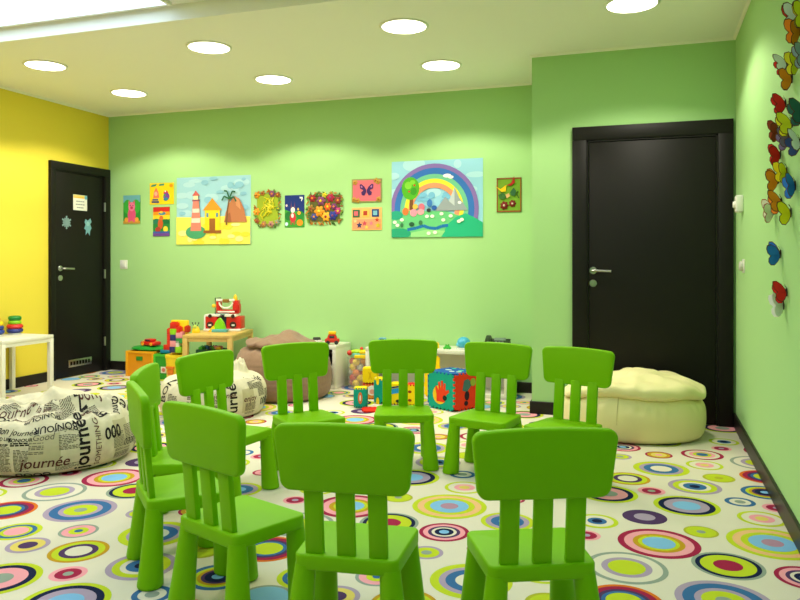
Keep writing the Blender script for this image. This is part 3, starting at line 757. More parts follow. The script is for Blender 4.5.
# box of bricks below the table
t = thing('brick_box', 'dark blue box of coloured bricks under the wooden table', 'box', (-3.80, 5.88, 0), R(13))
bm = bmn(); w_, d_, h_ = .12, .085, .302
box(bm, -w_, w_, -d_, -d_+.006, .001, h_); box(bm, -w_, w_, d_-.006, d_, .001, h_); box(bm, -w_, -w_+.006, -d_, d_, .001, h_); box(bm, w_-.006, w_, -d_, d_, .001, h_); box(bm, -w_, w_, -d_, d_, .001, .01)
fin(bm, 'tray', plas((24, 84, 60)), t)
bm = bmn(); box(bm, -w_+.007, w_-.007, -d_+.007, d_-.007, .285, .295); fin(bm, 'liner', plas((24, 60, 50)), t)
rnd = random.Random(3)
for k in range(14):
    c = [GRN, (20, 110, 40), BLU, DKB, GRN, PNK, YLW, (30, 140, 60)][k % 8]
    x, y = -.08+.027*(k % 7), -.045+.05*(k//7)
    bm = bmn(); brick(bm, -.022, -.02, 0, 2, 1, .022, .024, 0)
    o = fin(bm, 'toy_brick', plas(c))
    cn = {GRN: 'green', (20, 110, 40): 'dark green', BLU: 'blue', DKB: 'navy', PNK: 'pink', YLW: 'yellow', (30, 140, 60): 'green'}[c]
    tag(o, 'small coloured toy brick lying in the box under the wooden table', 'toy brick', 'bricks in the box under the wooden table')
    v = rotz(R(13)) @ Vector((x, y, 0)); o.location = (-3.80+v.x, 5.88+v.y, .298+.005*(k % 3)); o.rotation_euler = (rnd.uniform(-.15, .15), rnd.uniform(-.15, .15), rnd.uniform(-.5, .5))

# toys on the white cube shelf
def small_car(loc, rz, label, cb, cc, s=1., extra=None):
    t = thing('toy_car', label, 'toy', loc, rz)
    bm = bmn(); box(bm, -.055*s, .055*s, -.03*s, .03*s, .014*s, .045*s, .008*s); fin(bm, 'body', plas(cb), t)
    bm = bmn(); prism(bm, rounded([(-.04*s, .043*s), (.04*s, .043*s), (.025*s, .075*s), (-.03*s, .075*s)], .006*s, 3), -.026*s, .026*s, M=XZ); fin(bm, 'cab', plas(cc), t)
    bm = bmn(); box(bm, -.022*s, .018*s, -.0275*s, .0275*s, .048*s, .068*s, .003*s); fin(bm, 'window', plas((50, 60, 70)), t)
    for x in (-.032, .032):
        for y in (-.03, .03):
            bm = bmn(); lathe(bm, [(.015*s, -.006*s), (.015*s, .006*s), (.006*s, .008*s)], 16, tr(x*s, y*s, .0155*s) @ Matrix.Rotation(PI/2, 4, 'X')); fin(bm, 'wheel', plas((40, 40, 44)), t)
    if extra:
        bm = bmn(); box(bm, -.03*s, .03*s, -.02*s, .02*s, .075*s, .1*s, .008*s); fin(bm, 'load', plas(extra), t)
small_car((-2.635, 5.97, .3755), R(20), 'red toy truck with yellow top on the white cube shelf', (206, 50, 34), (220, 40, 30), 1.15, (246, 196, 20))
small_car((-2.775, 5.95, .3755), R(-14), 'small white and black toy car on the cube shelf beside red truck', WHT, (60, 60, 64), .8)
t = thing('toy_turtle', 'small brown domed toy on the cube shelf near brown beanbag', 'toy', (-2.90, 5.95, .3755), R(10))
bm = bmn(); lathe(bm, [(.05, .008), (.046, .025), (.025, .044), (0, .05)], 20); fin(bm, 'shell', plas((128, 96, 60)), t)
bm = bmn(); ball(bm, (.058, 0, .02), .015); fin(bm, 'head', plas((90, 120, 60)), t)
for a in (.7, 2.4, 3.9, 5.5): bm = bmn(); ball(bm, (.045*math.cos(a), .045*math.sin(a), .01), .01, n=10); fin(bm, 'foot', plas((90, 120, 60)), t)
t = thing('storage_box', 'dark box inside the upper opening of the white cube shelf', 'box', (-2.74, 6.03, .198), 0)
bm = bmn(); box(bm, -.09, .09, -.08, .1, .0, .1, .006); fin(bm, 'body', plas((60, 50, 50)), t); bm = bmn(); box(bm, -.095, .095, -.085, .105, .1, .118, .004); fin(bm, 'lid', plas((90, 80, 76)), t)
t = thing('storage_box', 'grey box inside the lower opening of the white cube shelf', 'box', (-2.74, 6.03, .0325), 0)
bm = bmn(); box(bm, -.09, .09, -.08, .1, .0, .09, .006); fin(bm, 'body', plas((120, 116, 110)), t); bm = bmn(); box(bm, -.095, .095, -.085, .105, .09, .104, .004); fin(bm, 'lid', plas((150, 146, 138)), t)

# clear bin of toys between the shelves
M_clear = mat('clear_plastic', (230, 235, 230), .15, spec=.4, alpha=.12)
t = thing('toy_bin', 'clear plastic bin of toys between the two white shelves', 'bin', (-2.42, 6.04, 0))
bm = bmn(); lathe(bm, [(0, .002), (.088, .002), (.095, .25), (.10, .252), (.10, .26), (.092, .26), (.085, .006), (0, .006)], 28); fin(bm, 'tub', M_clear, t)
rnd = random.Random(11)
bc = [ORA, (230, 90, 40), (236, 120, 90), YLW, (200, 190, 170), ORA, (220, 60, 40), YLW, (240, 150, 60), WHT]
bl = ['orange', 'brick red', 'salmon', 'yellow', 'beige', 'orange', 'red', 'yellow', 'light orange', 'white']
k = 0
for lv in range(5):
    for q in range(4):
        a = q*PI/2+lv*.8; bm = bmn(); ball(bm, (0, 0, 0), .033, n=14)
        o = fin(bm, 'toy_ball', plas(bc[k % 10])); tag(o, 'coloured plastic ball inside the clear bin', 'toy ball', 'balls in the clear bin')
        o.location = (-2.42+.047*math.cos(a), 6.04+.047*math.sin(a), .04+lv*.046); k += 1
t = thing('toy_plane', 'yellow and lime plastic toy sticking out of the clear bin', 'toy', (-2.41, 6.02, .283), R(10))
bm = bmn(); ball(bm, (0, 0, .03), .032, sx=2.2, sz=.7); fin(bm, 'body', plas((180, 214, 30)), t)
bm = bmn(); box(bm, .02, .09, -.06, .05, .02, .045, .01); box(bm, -.02, .08, -.075, -.05, -.02, .01, .008); fin(bm, 'wing', plas((250, 214, 20)), t)
bm = bmn(); ball(bm, (-.075, -.01, .02), .024); fin(bm, 'nose', plas((214, 50, 30)), t)
bm = bmn(); ball(bm, (.03, 0, .058), .015); fin(bm, 'knob', plas((214, 50, 30)), t)
bm = bmn(); box(bm, -.04, .03, -.055, -.03, .0, .02, .006); fin(bm, 'tail', plas((110, 200, 200)), t)

# things on the low shelf
small_car((-2.17, 5.99, .3755), R(8), 'white toy van with blue window on left end of low shelf', WHT, (100, 170, 210), .95)
rowc = [((60, 66, 60), 'black'), ((60, 150, 60), 'green'), ((70, 70, 80), 'dark grey'), (BLU, 'blue')]
for k, (c, nm) in enumerate(rowc):
    t = thing('toy_peg_figure', '%s toy peg figure in the row on the low shelf behind a green chair' % nm, 'toy', (-2.03+.07*k, 6.0, .3755))
    bm = bmn(); lathe(bm, [(.017, 0), (.017, .004), (.012, .04), (0, .045)], 14); fin(bm, 'body', plas(c), t)
    bm = bmn(); ball(bm, (0, 0, .054), .013, n=12); fin(bm, 'head', plas((70, 60, 50)), t)
t = thing('toy_block', 'yellow toy block on the low shelf behind a green chair', 'toy', (-1.70, 6.0, .3755), R(20))
bm = bmn(); brick(bm, -.03, -.03, 0, 2, 2, .03, .04, 0); fin(bm, 'body', plas((240, 200, 40)), t)
t = thing('toy_frog', 'small bright green toy frog on the low shelf by blue dome', 'toy', (-1.585, 5.95, .3755), R(20))
bm = bmn(); ball(bm, (0, 0, .018), .02, sx=1.2, sz=.85); ball(bm, (-.024, -.005, .009), .011, n=10); ball(bm, (.024, -.005, .009), .011, n=10); fin(bm, 'body', plas((60, 190, 50)), t)
bm = bmn(); ball(bm, (-.01, -.01, .035), .007, n=10); ball(bm, (.01, -.01, .035), .007, n=10); fin(bm, 'eyes', plas((50, 170, 40)), t)
t = thing('toy_dome', 'light blue dome toy on a white base on the low shelf', 'toy', (-1.455, 5.98, .3755), R(-12))
bm = bmn(); lathe(bm, [(0, 0), (.064, 0), (.064, .012), (.05, .016), (0, .016)], 28); fin(bm, 'base', plas((220, 220, 214)), t)
bm = bmn(); ball(bm, (.004, 0, .052), .056, sz=.92, n=24); fin(bm, 'dome', plas((70, 176, 214)), t)
bm = bmn(); ball(bm, (-.03, -.035, .04), .018, n=12); fin(bm, 'ear', plas((110, 200, 226)), t)
# telephone
t = thing('telephone', 'black desk telephone on the right end of low white shelf', 'telephone', (-1.18, 6.03, .3755), R(6)); t.scale = (.95, .95, .9)
M_blk = mat('phone_black', (22, 24, 24), .3)
bm = bmn(); prism(bm, [(-.10, .0), (.10, .0), (.10, .085), (.07, .095), (-.10, .03)], -.11, .11, M=Matrix(((0, 0, 1, 0), (1, 0, 0, 0), (0, 1, 0, 0), (0, 0, 0, 1)))); fin(bm, 'body', M_blk, t)
Ms = Matrix.Rotation(R(21), 4, 'X')
bm = bmn(); box(bm, -.105, -.055, -.09, .10, .02, .045, .012, M=tr(0, 0, .05) @ Ms); box(bm, -.108, -.052, .05, .105, .0, .03, .012, M=tr(0, 0, .05) @ Ms); box(bm, -.108, -.052, -.1, -.05, .0, .03, .012, M=tr(0, 0, .05) @ Ms); fin(bm, 'handset', M_blk, t)
bm = bmn(); box(bm, -.03, .07, .03, .085, .004, .016, .002, M=tr(0, 0, .058) @ Ms); fin(bm, 'display', plas((110, 124, 120)), t)
for i in range(3):
    for j in range(4):
        bm = bmn(); box(bm, -.02+i*.028, .0+i*.028, -.075+j*.024, -.06+j*.024, .0, .012, .002, M=tr(0, 0, .06) @ Ms); fin(bm, 'key', plas((150, 156, 150)), t)

# ---------------------------------------------------------------- foam puzzle cubes
def jig(n, s, tooth, phase):
    """square outline of side s with puzzle teeth"""
    pts = []
    def edge(p, d, nrm, k):
        L_ = s; m = 2*n+1; w = L_/m
        for i in range(m):
            out = tooth if (i+k) % 2 else 0
            if i in (0, m-1): out = 0
            a = i*w; b = (i+1)*w
            pts.append((p[0]+d[0]*a+nrm[0]*out, p[1]+d[1]*a+nrm[1]*out)); pts.append((p[0]+d[0]*b+nrm[0]*out, p[1]+d[1]*b+nrm[1]*out))
    h = s/2
    edge((-h, -h), (1, 0), (0, -1), phase); edge((h, -h), (0, 1), (1, 0), phase+1); edge((h, h), (-1, 0), (0, 1), phase); edge((-h, h), (0, -1), (-1, 0), phase+1)
    out = []
    for p in pts:
        if not out or (abs(p[0]-out[-1][0])+abs(p[1]-out[-1][1])) > 1e-6: out.append(p)
    return out
FR = {'front': Matrix(((1, 0, 0, 0), (0, 0, -1, 0), (0, 1, 0, 0), (0, 0, 0, 1))), 'right': Matrix(((0, 0, 1, 0), (1, 0, 0, 0), (0, 1, 0, 0), (0, 0, 0, 1))),
      'back': Matrix(((-1, 0, 0, 0), (0, 0, 1, 0), (0, 1, 0, 0), (0, 0, 0, 1))), 'left': Matrix(((0, 0, -1, 0), (-1, 0, 0, 0), (0, 1, 0, 0), (0, 0, 0, 1))), 'top': Matrix.Identity(4)}
def hand(s):
    P = [(-.20, -.34), (.16, -.34), (.22, -.1), (.36, .0), (.34, .08), (.2, .04), (.2, .26), (.13, .27), (.11, .06), (.08, .34), (.0, .34), (.0, .06), (-.06, .3), (-.13, .28), (-.10, .02), (-.2, .16), (-.26, .12), (-.2, -.12)]
    return [(x*s, y*s) for x, y in P]
def digit0(s):
    return [(.13*s*math.cos(a), .24*s*math.sin(a)) for a in [2*PI*k/20 for k in range(20)]]
def slash(s): return [(x*s, y*s) for x, y in [(-.12, -.3), (-.03, -.3), (.02, -.08), (.09, -.3), (.17, -.3), (.07, .05), (.14, .3), (.06, .3), (.02, .12), (-.05, .3), (-.13, .3), (-.03, .04)]]
def foam_cube(name, label, loc, rz, s, faces, teeth=4):
    t = thing(name, label, 'toy', loc, rz, 'foam puzzle cubes on the carpet')
    th = .012 if s > .2 else .008; inn = s-2*th
    for side, spec in faces.items():
        c, motif = spec
        bm = bmn(); M = tr(0, 0, s/2+th*.35) @ FR[side]
        prism(bm, jig(teeth, inn, th, 0 if side in ('front', 'back') else 1), inn/2, s/2, M)
        ms = [foam(c)]
        for k, (pl, cc) in enumerate(motif or []):
            prism(bm, pl, s/2-.001, s/2+.0012+.0008*k, M, mi=k+1); ms.append(foam(cc))
        fin(bm, 'foam_panel', ms, t, smooth=0)
    return t
off = lambda P, dx, dy: [(x+dx, y+dy) for x, y in P]
blob = lambda cx, cy, rx, ry: [(cx+rx*math.cos(a), cy+ry*math.sin(a)) for a in [2*PI*k/18 for k in range(18)]]
S = .275
foam_cube('foam_cube', 'large foam puzzle cube with teal hand side and red side', (-1.395, 5.42, 0), R(-29), S,
          {'front': ((16, 160, 138), [(off(blob(0, 0, .07, .07), -.012, -.03), (236, 190, 30)), (off(hand(S*.84), .004, -.002), (228, 64, 28)), (blob(.042, -.048, .02, .02), (30, 50, 40))]),
           'right': ((226, 58, 26), [(off([(-.05, .02), (.0, -.0), (.06, .06), (.01, .10), (-.03, .09)], .0, -.01), (70, 110, 110)), (blob(.0, -.035, .025, .035), (40, 30, 40)), (blob(-.01, -.09, .02, .018), (40, 30, 40)), (blob(.065, .06, .03, .03), (150, 170, 60))]),
           'back': ((250, 200, 20), None), 'left': ((26, 84, 160), None), 'top': ((24, 88, 168), [(blob(-.05, .0, .03, .02), (190, 214, 220)), (blob(.05, .03, .025, .02), (80, 190, 160)), (blob(.03, -.05, .02, .02), (190, 214, 220)), (blob(-.06, .07, .02, .015), (80, 190, 160)), (blob(.085, -.03, .02, .02), (170, 210, 190))])}, 6)
TEA, YE2 = (16, 156, 136), (248, 212, 10)
foam_cube('foam_cube', 'small teal foam cube with a zero cut-out beside yellow cubes', (-2.06, 5.20, 0), R(16), .10,
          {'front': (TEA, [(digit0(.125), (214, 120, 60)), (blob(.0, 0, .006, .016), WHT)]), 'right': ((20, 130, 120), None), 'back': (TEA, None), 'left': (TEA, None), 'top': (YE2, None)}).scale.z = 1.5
foam_cube('foam_cube', 'small orange and white foam cube at the base of the yellow one', (-2.125, 5.58, 0), R(14), .118,
          {'front': ((226, 140, 50), [(blob(.02, .01, .045, .04), WHT), (blob(.02, .0, .022, .02), (230, 160, 140))]), 'right': ((230, 130, 40), None), 'back': (YE2, None), 'left': ((226, 140, 50), None), 'top': (RED, None)})
foam_cube('foam_cube', 'yellow foam cube stacked on the orange one, marked with a thin letter', (-2.125, 5.58, .1275), R(14), .118,
          {'front': (YE2, [(slash(.10), (226, 180, 10))]), 'right': ((236, 196, 10), None), 'back': (YE2, None), 'left': (YE2, None), 'top': (YE2, None)})
foam_cube('foam_cube', 'tall teal foam cube half hidden by left edge of facing green chair', (-1.965, 5.42, 0), R(12), .12,
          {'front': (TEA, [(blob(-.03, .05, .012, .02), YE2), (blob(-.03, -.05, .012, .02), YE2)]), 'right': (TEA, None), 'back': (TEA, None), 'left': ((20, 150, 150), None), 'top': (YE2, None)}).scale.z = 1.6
foam_cube('foam_cube', 'yellow foam cube with blue band seen between slats of facing chair', (-1.835, 5.43, 0), R(10), .122,
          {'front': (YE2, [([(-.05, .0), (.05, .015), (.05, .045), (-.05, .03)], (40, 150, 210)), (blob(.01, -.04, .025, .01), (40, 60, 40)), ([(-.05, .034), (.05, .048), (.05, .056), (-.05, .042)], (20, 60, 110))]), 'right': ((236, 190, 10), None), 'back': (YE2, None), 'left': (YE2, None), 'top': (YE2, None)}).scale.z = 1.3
foam_cube('foam_cube', 'yellow foam cube with red top seen at right slat of facing chair', (-1.705, 5.43, 0), R(10), .122,
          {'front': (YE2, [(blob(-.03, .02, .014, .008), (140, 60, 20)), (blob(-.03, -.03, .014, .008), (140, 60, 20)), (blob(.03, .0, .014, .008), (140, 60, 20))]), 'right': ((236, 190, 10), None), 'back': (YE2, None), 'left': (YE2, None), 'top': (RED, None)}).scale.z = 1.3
bm = bmn(); prism(bm, jig(4, .15, .01, 0), .0015, .012); o = fin(bm, 'foam_tile', foam((222, 44, 24)), smooth=0); tag(o, 'flat red foam puzzle tile lying on carpet before the small cubes', 'foam tile'); o.location = (-1.93, 5.12, 0); o.rotation_euler = (0, 0, R(24))
bm = bmn(); prism(bm, jig(4, .30, .012, 0), -.006, .006, M=FR['front']); o = fin(bm, 'foam_strip', foam((250, 206, 10)), smooth=0); tag(o, 'upright yellow foam strip leaning at low shelf behind large cube', 'foam tile'); o.scale = (.4, 1, 1.02); o.location = (-1.672, 5.80, .168); o.rotation_euler = (R(-8), 0, 0)

# ---------------------------------------------------------------- pictures on the back wall
def art(name, label, x0, x1, z0, z1, bg, shapes, cat_='picture', group='children\'s pictures on the back wall', thick=.003, tilt=0, frame=None):
    """sheet on the back wall; shapes in unit coordinates (u right, v up), painted one over the other"""
    w, h = x1-x0, z1-z0; bm = bmn(); ms = [paint(bg)]; keys = [bg]
    box(bm, -w/2, w/2, 0, thick, -h/2, h/2)
    lay = 0
    for sh in shapes:
        kind, col = sh[0], sh[1]
        if col not in keys: keys.append(col); ms.append(paint(col))
        polys = []
        if kind == 'p': polys = [sh[2]]
        elif kind == 'e':
            cx, cy, rx, ry = sh[2:6]; polys = [[(cx+rx*math.cos(2*PI*k/20), cy+ry*math.sin(2*PI*k/20)) for k in range(20)]]
        elif kind == 'r': a, b, c, d = sh[2:6]; polys = [[(a, c), (b, c), (b, d), (a, d)]]
        elif kind == 'a':
            cx, cy, r0, r1, a0, a1 = sh[2:8]; asp = w/h; n = 28
            for k in range(n):
                q = [R(a0+(a1-a0)*(k+e)/n) for e in (0, 1)]
                polys.append([(cx+r*math.cos(t), cy+r*asp*math.sin(t)) for r, t in ((r0, q[0]), (r1, q[0]), (r1, q[1]), (r0, q[1]))])
        elif kind == 'l':
            pts, wd = sh[2], sh[3]; asp = w/h
            for (ax, ay), (bx_, by_) in zip(pts, pts[1:]):
                dx, dy = (bx_-ax), (by_-ay)/asp; l = math.hypot(dx, dy) or 1; nx, ny = -dy/l*wd/2, dx/l*wd/2*asp
                polys.append([(ax-nx, ay-ny), (bx_-nx, by_-ny), (bx_+nx, by_+ny), (ax+nx, ay+ny)])
        lay += 1
        for P in polys:
            P = clip(P, 0, 1, 0, 1)
            if len(P) < 3: continue
            try:
                fc = bm.faces.new([bm.verts.new(((u_-.5)*w, thick+.00025*lay, (v_-.5)*h)) for u_, v_ in P]); fc.material_index = keys.index(col)
            except ValueError: pass
    o = fin(bm, name, ms, smooth=0); tag(o, label, cat_, group)
    o.matrix_world = on_back((x0+x1)/2, (z0+z1)/2, .001) @ Matrix.Rotation(tilt, 4, 'Y')
    return o
def blobs(seed, n, col, u0, u1, v0, v1, r):
    rd = random.Random(seed); return [('e', col, rd.uniform(u0, u1), rd.uniform(v0, v1), r*rd.uniform(.5, 1.4), r*rd.uniform(.4, 1)) for _ in range(n)]

SKY = (158, 206, 222)
beach = blobs(1, 16, (176, 216, 228), .05, .95, .45, .97, .07)+blobs(2, 12, (138, 192, 216), .05, .95, .45, .97, .05)
beach += [('p', (240, 226, 96), [(0, 0), (1, 0), (1, .40), (.75, .42), (.45, .40), (0, .41)])]+blobs(3, 12, (246, 214, 60), .03, .97, .02, .3, .06)+blobs(4, 8, (244, 234, 150), .03, .97, .05, .34, .05)
# a pink lighthouse on a green mound, a yellow beach cabin and a brown hill with a palm
beach += [('e', (74, 160, 112), .275, .18, .14, .10), ('p', (226, 130, 112), [(.20, .20), (.35, .20), (.315, .64), (.235, .64)]), ('r', (244, 214, 200), .215, .335, .32, .39), ('r', (244, 214, 200), .23, .325, .47, .53), ('r', (150, 90, 100), .225, .33, .64, .665), ('r', (250, 236, 180), .245, .305, .665, .72), ('p', (206, 96, 90), [(.225, .72), (.33, .72), (.275, .80)])]
beach += [('p', (246, 210, 36), [(.40, .20), (.60, .20), (.60, .50), (.40, .50)]), ('p', (226, 150, 40), [(.37, .50), (.63, .50), (.50, .68)]), ('r', (150, 92, 40), .46, .54, .20, .38), ('r', (150, 92, 40), .38, .62, .165, .205), ('r', (90, 140, 170), .42, .45, .40, .46), ('r', (90, 140, 170), .55, .58, .40, .46)]
beach += [('p', (186, 118, 78), [(.66, .32), (.96, .32), (.92, .52), (.86, .66), (.80, .70), (.73, .60), (.68, .46)]), ('p', (160, 96, 62), [(.66, .32), (.76, .32), (.74, .46), (.70, .44)]), ('p', (206, 142, 100), [(.80, .70), (.86, .66), (.88, .50), (.82, .56)]), ('l', (120, 84, 50), [(.69, .28), (.705, .50), (.73, .66)], .02)]
beach += [('l', (40, 100, 66), [(.73, .66), (.66, .70), (.63, .64)], .018), ('l', (40, 100, 66), [(.73, .66), (.70, .77), (.66, .78)], .018), ('l', (40, 100, 66), [(.73, .66), (.77, .77), (.81, .76)], .018), ('l', (40, 100, 66), [(.73, .66), (.79, .69), (.82, .62)], .018)]
art('beach_picture', 'large child\'s painting of blue sky above yellow sand', -4.418, -3.59, 1.272, 1.931, SKY, beach, 'painting')

rb = blobs(5, 14, (176, 220, 236), .02, .98, .45, .98, .08)+blobs(6, 8, (120, 186, 222), .3, .7, .35, .6, .05)
cx, cy, q = .473, .36, 1/.98
for r0, r1, c in ((.44, .485, (134, 108, 178)), (.375, .44, (52, 112, 190)), (.325, .375, (110, 190, 150)), (.282, .325, (244, 226, 60)), (.23, .282, (240, 150, 110))): rb.append(('a', c, cx, cy, r0, r1, -14, 194))
rb += [('p', (104, 196, 128), [(0, .0), (1, 0), (1, .12), (.8, .25), (.62, .33), (.4, .34), (.2, .35), (.0, .28)]), ('p', (36, 176, 130), [(.56, 0), (1, 0), (1, .18), (.92, .24), (.82, .30), (.72, .26), (.62, .16)]), ('e', (40, 160, 130), .05, .29, .08, .06), ('e', (36, 158, 120), .08, .05, .14, .07), ('p', (150, 214, 140), [(.22, .0), (.55, 0), (.6, .08), (.4, .1), (.22, .06)])]
rb += [('l', (28, 112, 176), [(.18, .10), (.28, .12), (.36, .15), (.42, .12), (.5, .11), (.56, .14), (.63, .15)], .032)]
rb += [('r', (120, 76, 40), .205, .245, .36, .55), ('e', (84, 176, 40), .215, .64, .10, .15), ('e', (130, 206, 60), .19, .68, .04, .05), ('e', (60, 150, 40), .25, .60, .035, .05), ('e', (130, 206, 60), .24, .72, .03, .03), ('e', (220, 60, 40), .2, .6, .012, .012), ('e', (220, 60, 40), .26, .68, .012, .012)]
rb += [('p', (150, 160, 166), [(.50, .36), (.60, .52), (.64, .46), (.70, .64), (.75, .50), (.80, .42), (.84, .34), (.5, .34)]), ('p', (190, 200, 204), [(.64, .46), (.70, .64), (.70, .40)]), ('e', (246, 246, 246), .62, .79, .045, .025), ('e', (246, 246, 246), .66, .77, .03, .02), ('e', (240, 246, 246), .755, .44, .02, .02)]
rb += [('e', (230, 120, 60), .16, .34, .035, .05), ('e', (238, 150, 170), .25, .32, .04, .05), ('e', (230, 190, 80), .27, .40, .03, .035), ('e', (220, 110, 130), .34, .39, .035, .05), ('e', (238, 160, 170), .33, .33, .04, .04), ('e', (60, 120, 190), .43, .44, .03, .05), ('e', (40, 90, 170), .48, .38, .03, .03), ('e', (40, 50, 60), .42, .35, .025, .025), ('e', (40, 90, 60), .23, .17, .03, .03), ('e', (60, 120, 80), .33, .19, .022, .03), ('e', (60, 120, 80), .12, .16, .018, .03)]
rb += [('e', (236, 246, 226), u_, v_, .022, .022) for u_, v_ in ((.04, .2), (.12, .23), (.07, .16), (.4, .27), (.46, .27), (.56, .3), (.58, .22), (.66, .27), (.42, .05), (.49, .06), (.75, .2), (.78, .22))]
art('rainbow_picture', 'large child\'s painting of a rainbow over green hills', -2.166, -1.34, 1.318, 1.992, (150, 206, 230), rb, 'painting')

art('piglet_picture', 'small picture of a pink animal on green, leftmost on back wall', -5.055, -4.85, 1.488, 1.775, (40, 140, 50),
    [('r', (110, 176, 190), 0, 1, .75, 1), ('e', (60, 170, 60), .25, .6, .25, .25), ('e', (60, 170, 60), .75, .6, .25, .25), ('e', (226, 84, 130), .5, .32, .24, .26), ('e', (236, 120, 160), .5, .6, .2, .16), ('p', (226, 84, 130), [(.3, .68), (.42, .72), (.34, .84)]), ('p', (226, 84, 130), [(.7, .68), (.58, .72), (.66, .84)]), ('e', (200, 60, 100), .5, .56, .08, .05), ('e', (40, 40, 40), .42, .64, .025, .02), ('e', (40, 40, 40), .58, .64, .025, .02), ('r', (200, 150, 60), 0, 1, .0, .1), ('e', (236, 160, 60), .2, .14, .12, .08), ('e', (236, 160, 60), .8, .14, .12, .08), ('r', (226, 90, 130), .3, .42, .05, .2), ('r', (226, 90, 130), .58, .7, .05, .2)], thick=.004)
art('yellow_picture', 'small yellow picture with two colourful shapes beside the beach painting', -4.736, -4.453, 1.675, 1.888, (246, 206, 20),
    [('p', (236, 120, 90), [(.14, .3), (.4, .3), (.36, .6), (.27, .8), (.18, .6)]), ('e', (250, 170, 150), .26, .5, .07, .1), ('p', (70, 140, 110), [(.05, .82), (.26, .86), (.3, .96), (.08, .92)]), ('p', (70, 140, 110), [(.38, .86), (.6, .88), (.62, .96), (.42, .96)]), ('r', (90, 90, 110), .08, .4, .06, .16), ('r', (110, 100, 120), .12, .36, .18, .26), ('e', (206, 60, 60), .68, .52, .1, .12), ('e', (120, 70, 160), .7, .36, .13, .18), ('e', (40, 130, 160), .68, .24, .1, .08), ('e', (250, 250, 240), .66, .6, .03, .04), ('e', (60, 160, 80), .62, .42, .04, .06), ('e', (240, 150, 20), .9, .86, .07, .08)], thick=.004)
art('striped_picture', 'small picture in red, yellow, green and purple stripes, under the yellow one', -4.695, -4.50, 1.358, 1.648, (60, 150, 60),
    [('r', (206, 44, 36), 0, 1, .84, 1), ('r', (240, 150, 30), 0, 1, .72, .84), ('r', (246, 206, 40), 0, 1, .58, .72), ('e', (40, 120, 90), .2, .5, .25, .1), ('e', (30, 110, 60), .75, .42, .3, .16), ('r', (40, 130, 60), 0, 1, .2, .42), ('e', (70, 130, 160), .55, .78, .22, .06), ('e', (226, 190, 60), .5, .82, .12, .04), ('e', (200, 90, 40), .45, .42, .16, .18), ('e', (210, 110, 50), .5, .62, .12, .08), ('e', (240, 210, 60), .76, .24, .14, .1), ('e', (170, 60, 50), .3, .22, .16, .1), ('r', (110, 70, 150), 0, 1, 0, .1), ('r', (60, 90, 170), 0, 1, .1, .16)], thick=.004)
art('night_picture', 'small dark blue night picture with white moon and rabbit', -3.228, -3.027, 1.425, 1.724, (26, 50, 120),
    [('p', (60, 150, 50), [(0, 0), (1, 0), (1, .42), (.7, .5), (.3, .48), (0, .56)]), ('e', (30, 110, 50), .2, .35, .2, .14), ('e', (40, 130, 50), .8, .36, .2, .14), ('p', (240, 240, 236), [(.76, .94), (.92, .94), (.92, .88), (.86, .80), (.84, .82), (.87, .89), (.78, .89)]), ('e', (200, 50, 60), .42, .3, .16, .16), ('e', (236, 226, 220), .42, .54, .11, .09), ('p', (110, 70, 110), [(.3, .6), (.37, .6), (.34, .82)]), ('p', (110, 70, 110), [(.47, .6), (.54, .6), (.52, .8)]), ('e', (236, 226, 220), .4, .36, .07, .07), ('e', (240, 140, 30), .78, .14, .16, .1), ('e', (246, 170, 50), .74, .44, .08, .06), ('e', (226, 200, 210), .1, .68, .05, .04), ('e', (200, 220, 240), .1, .1, .08, .06), ('e', (240, 200, 60), .7, .56, .04, .04), ('r', (150, 90, 60), .3, .38, .08, .18), ('r', (150, 90, 60), .46, .54, .08, .18)], thick=.004)

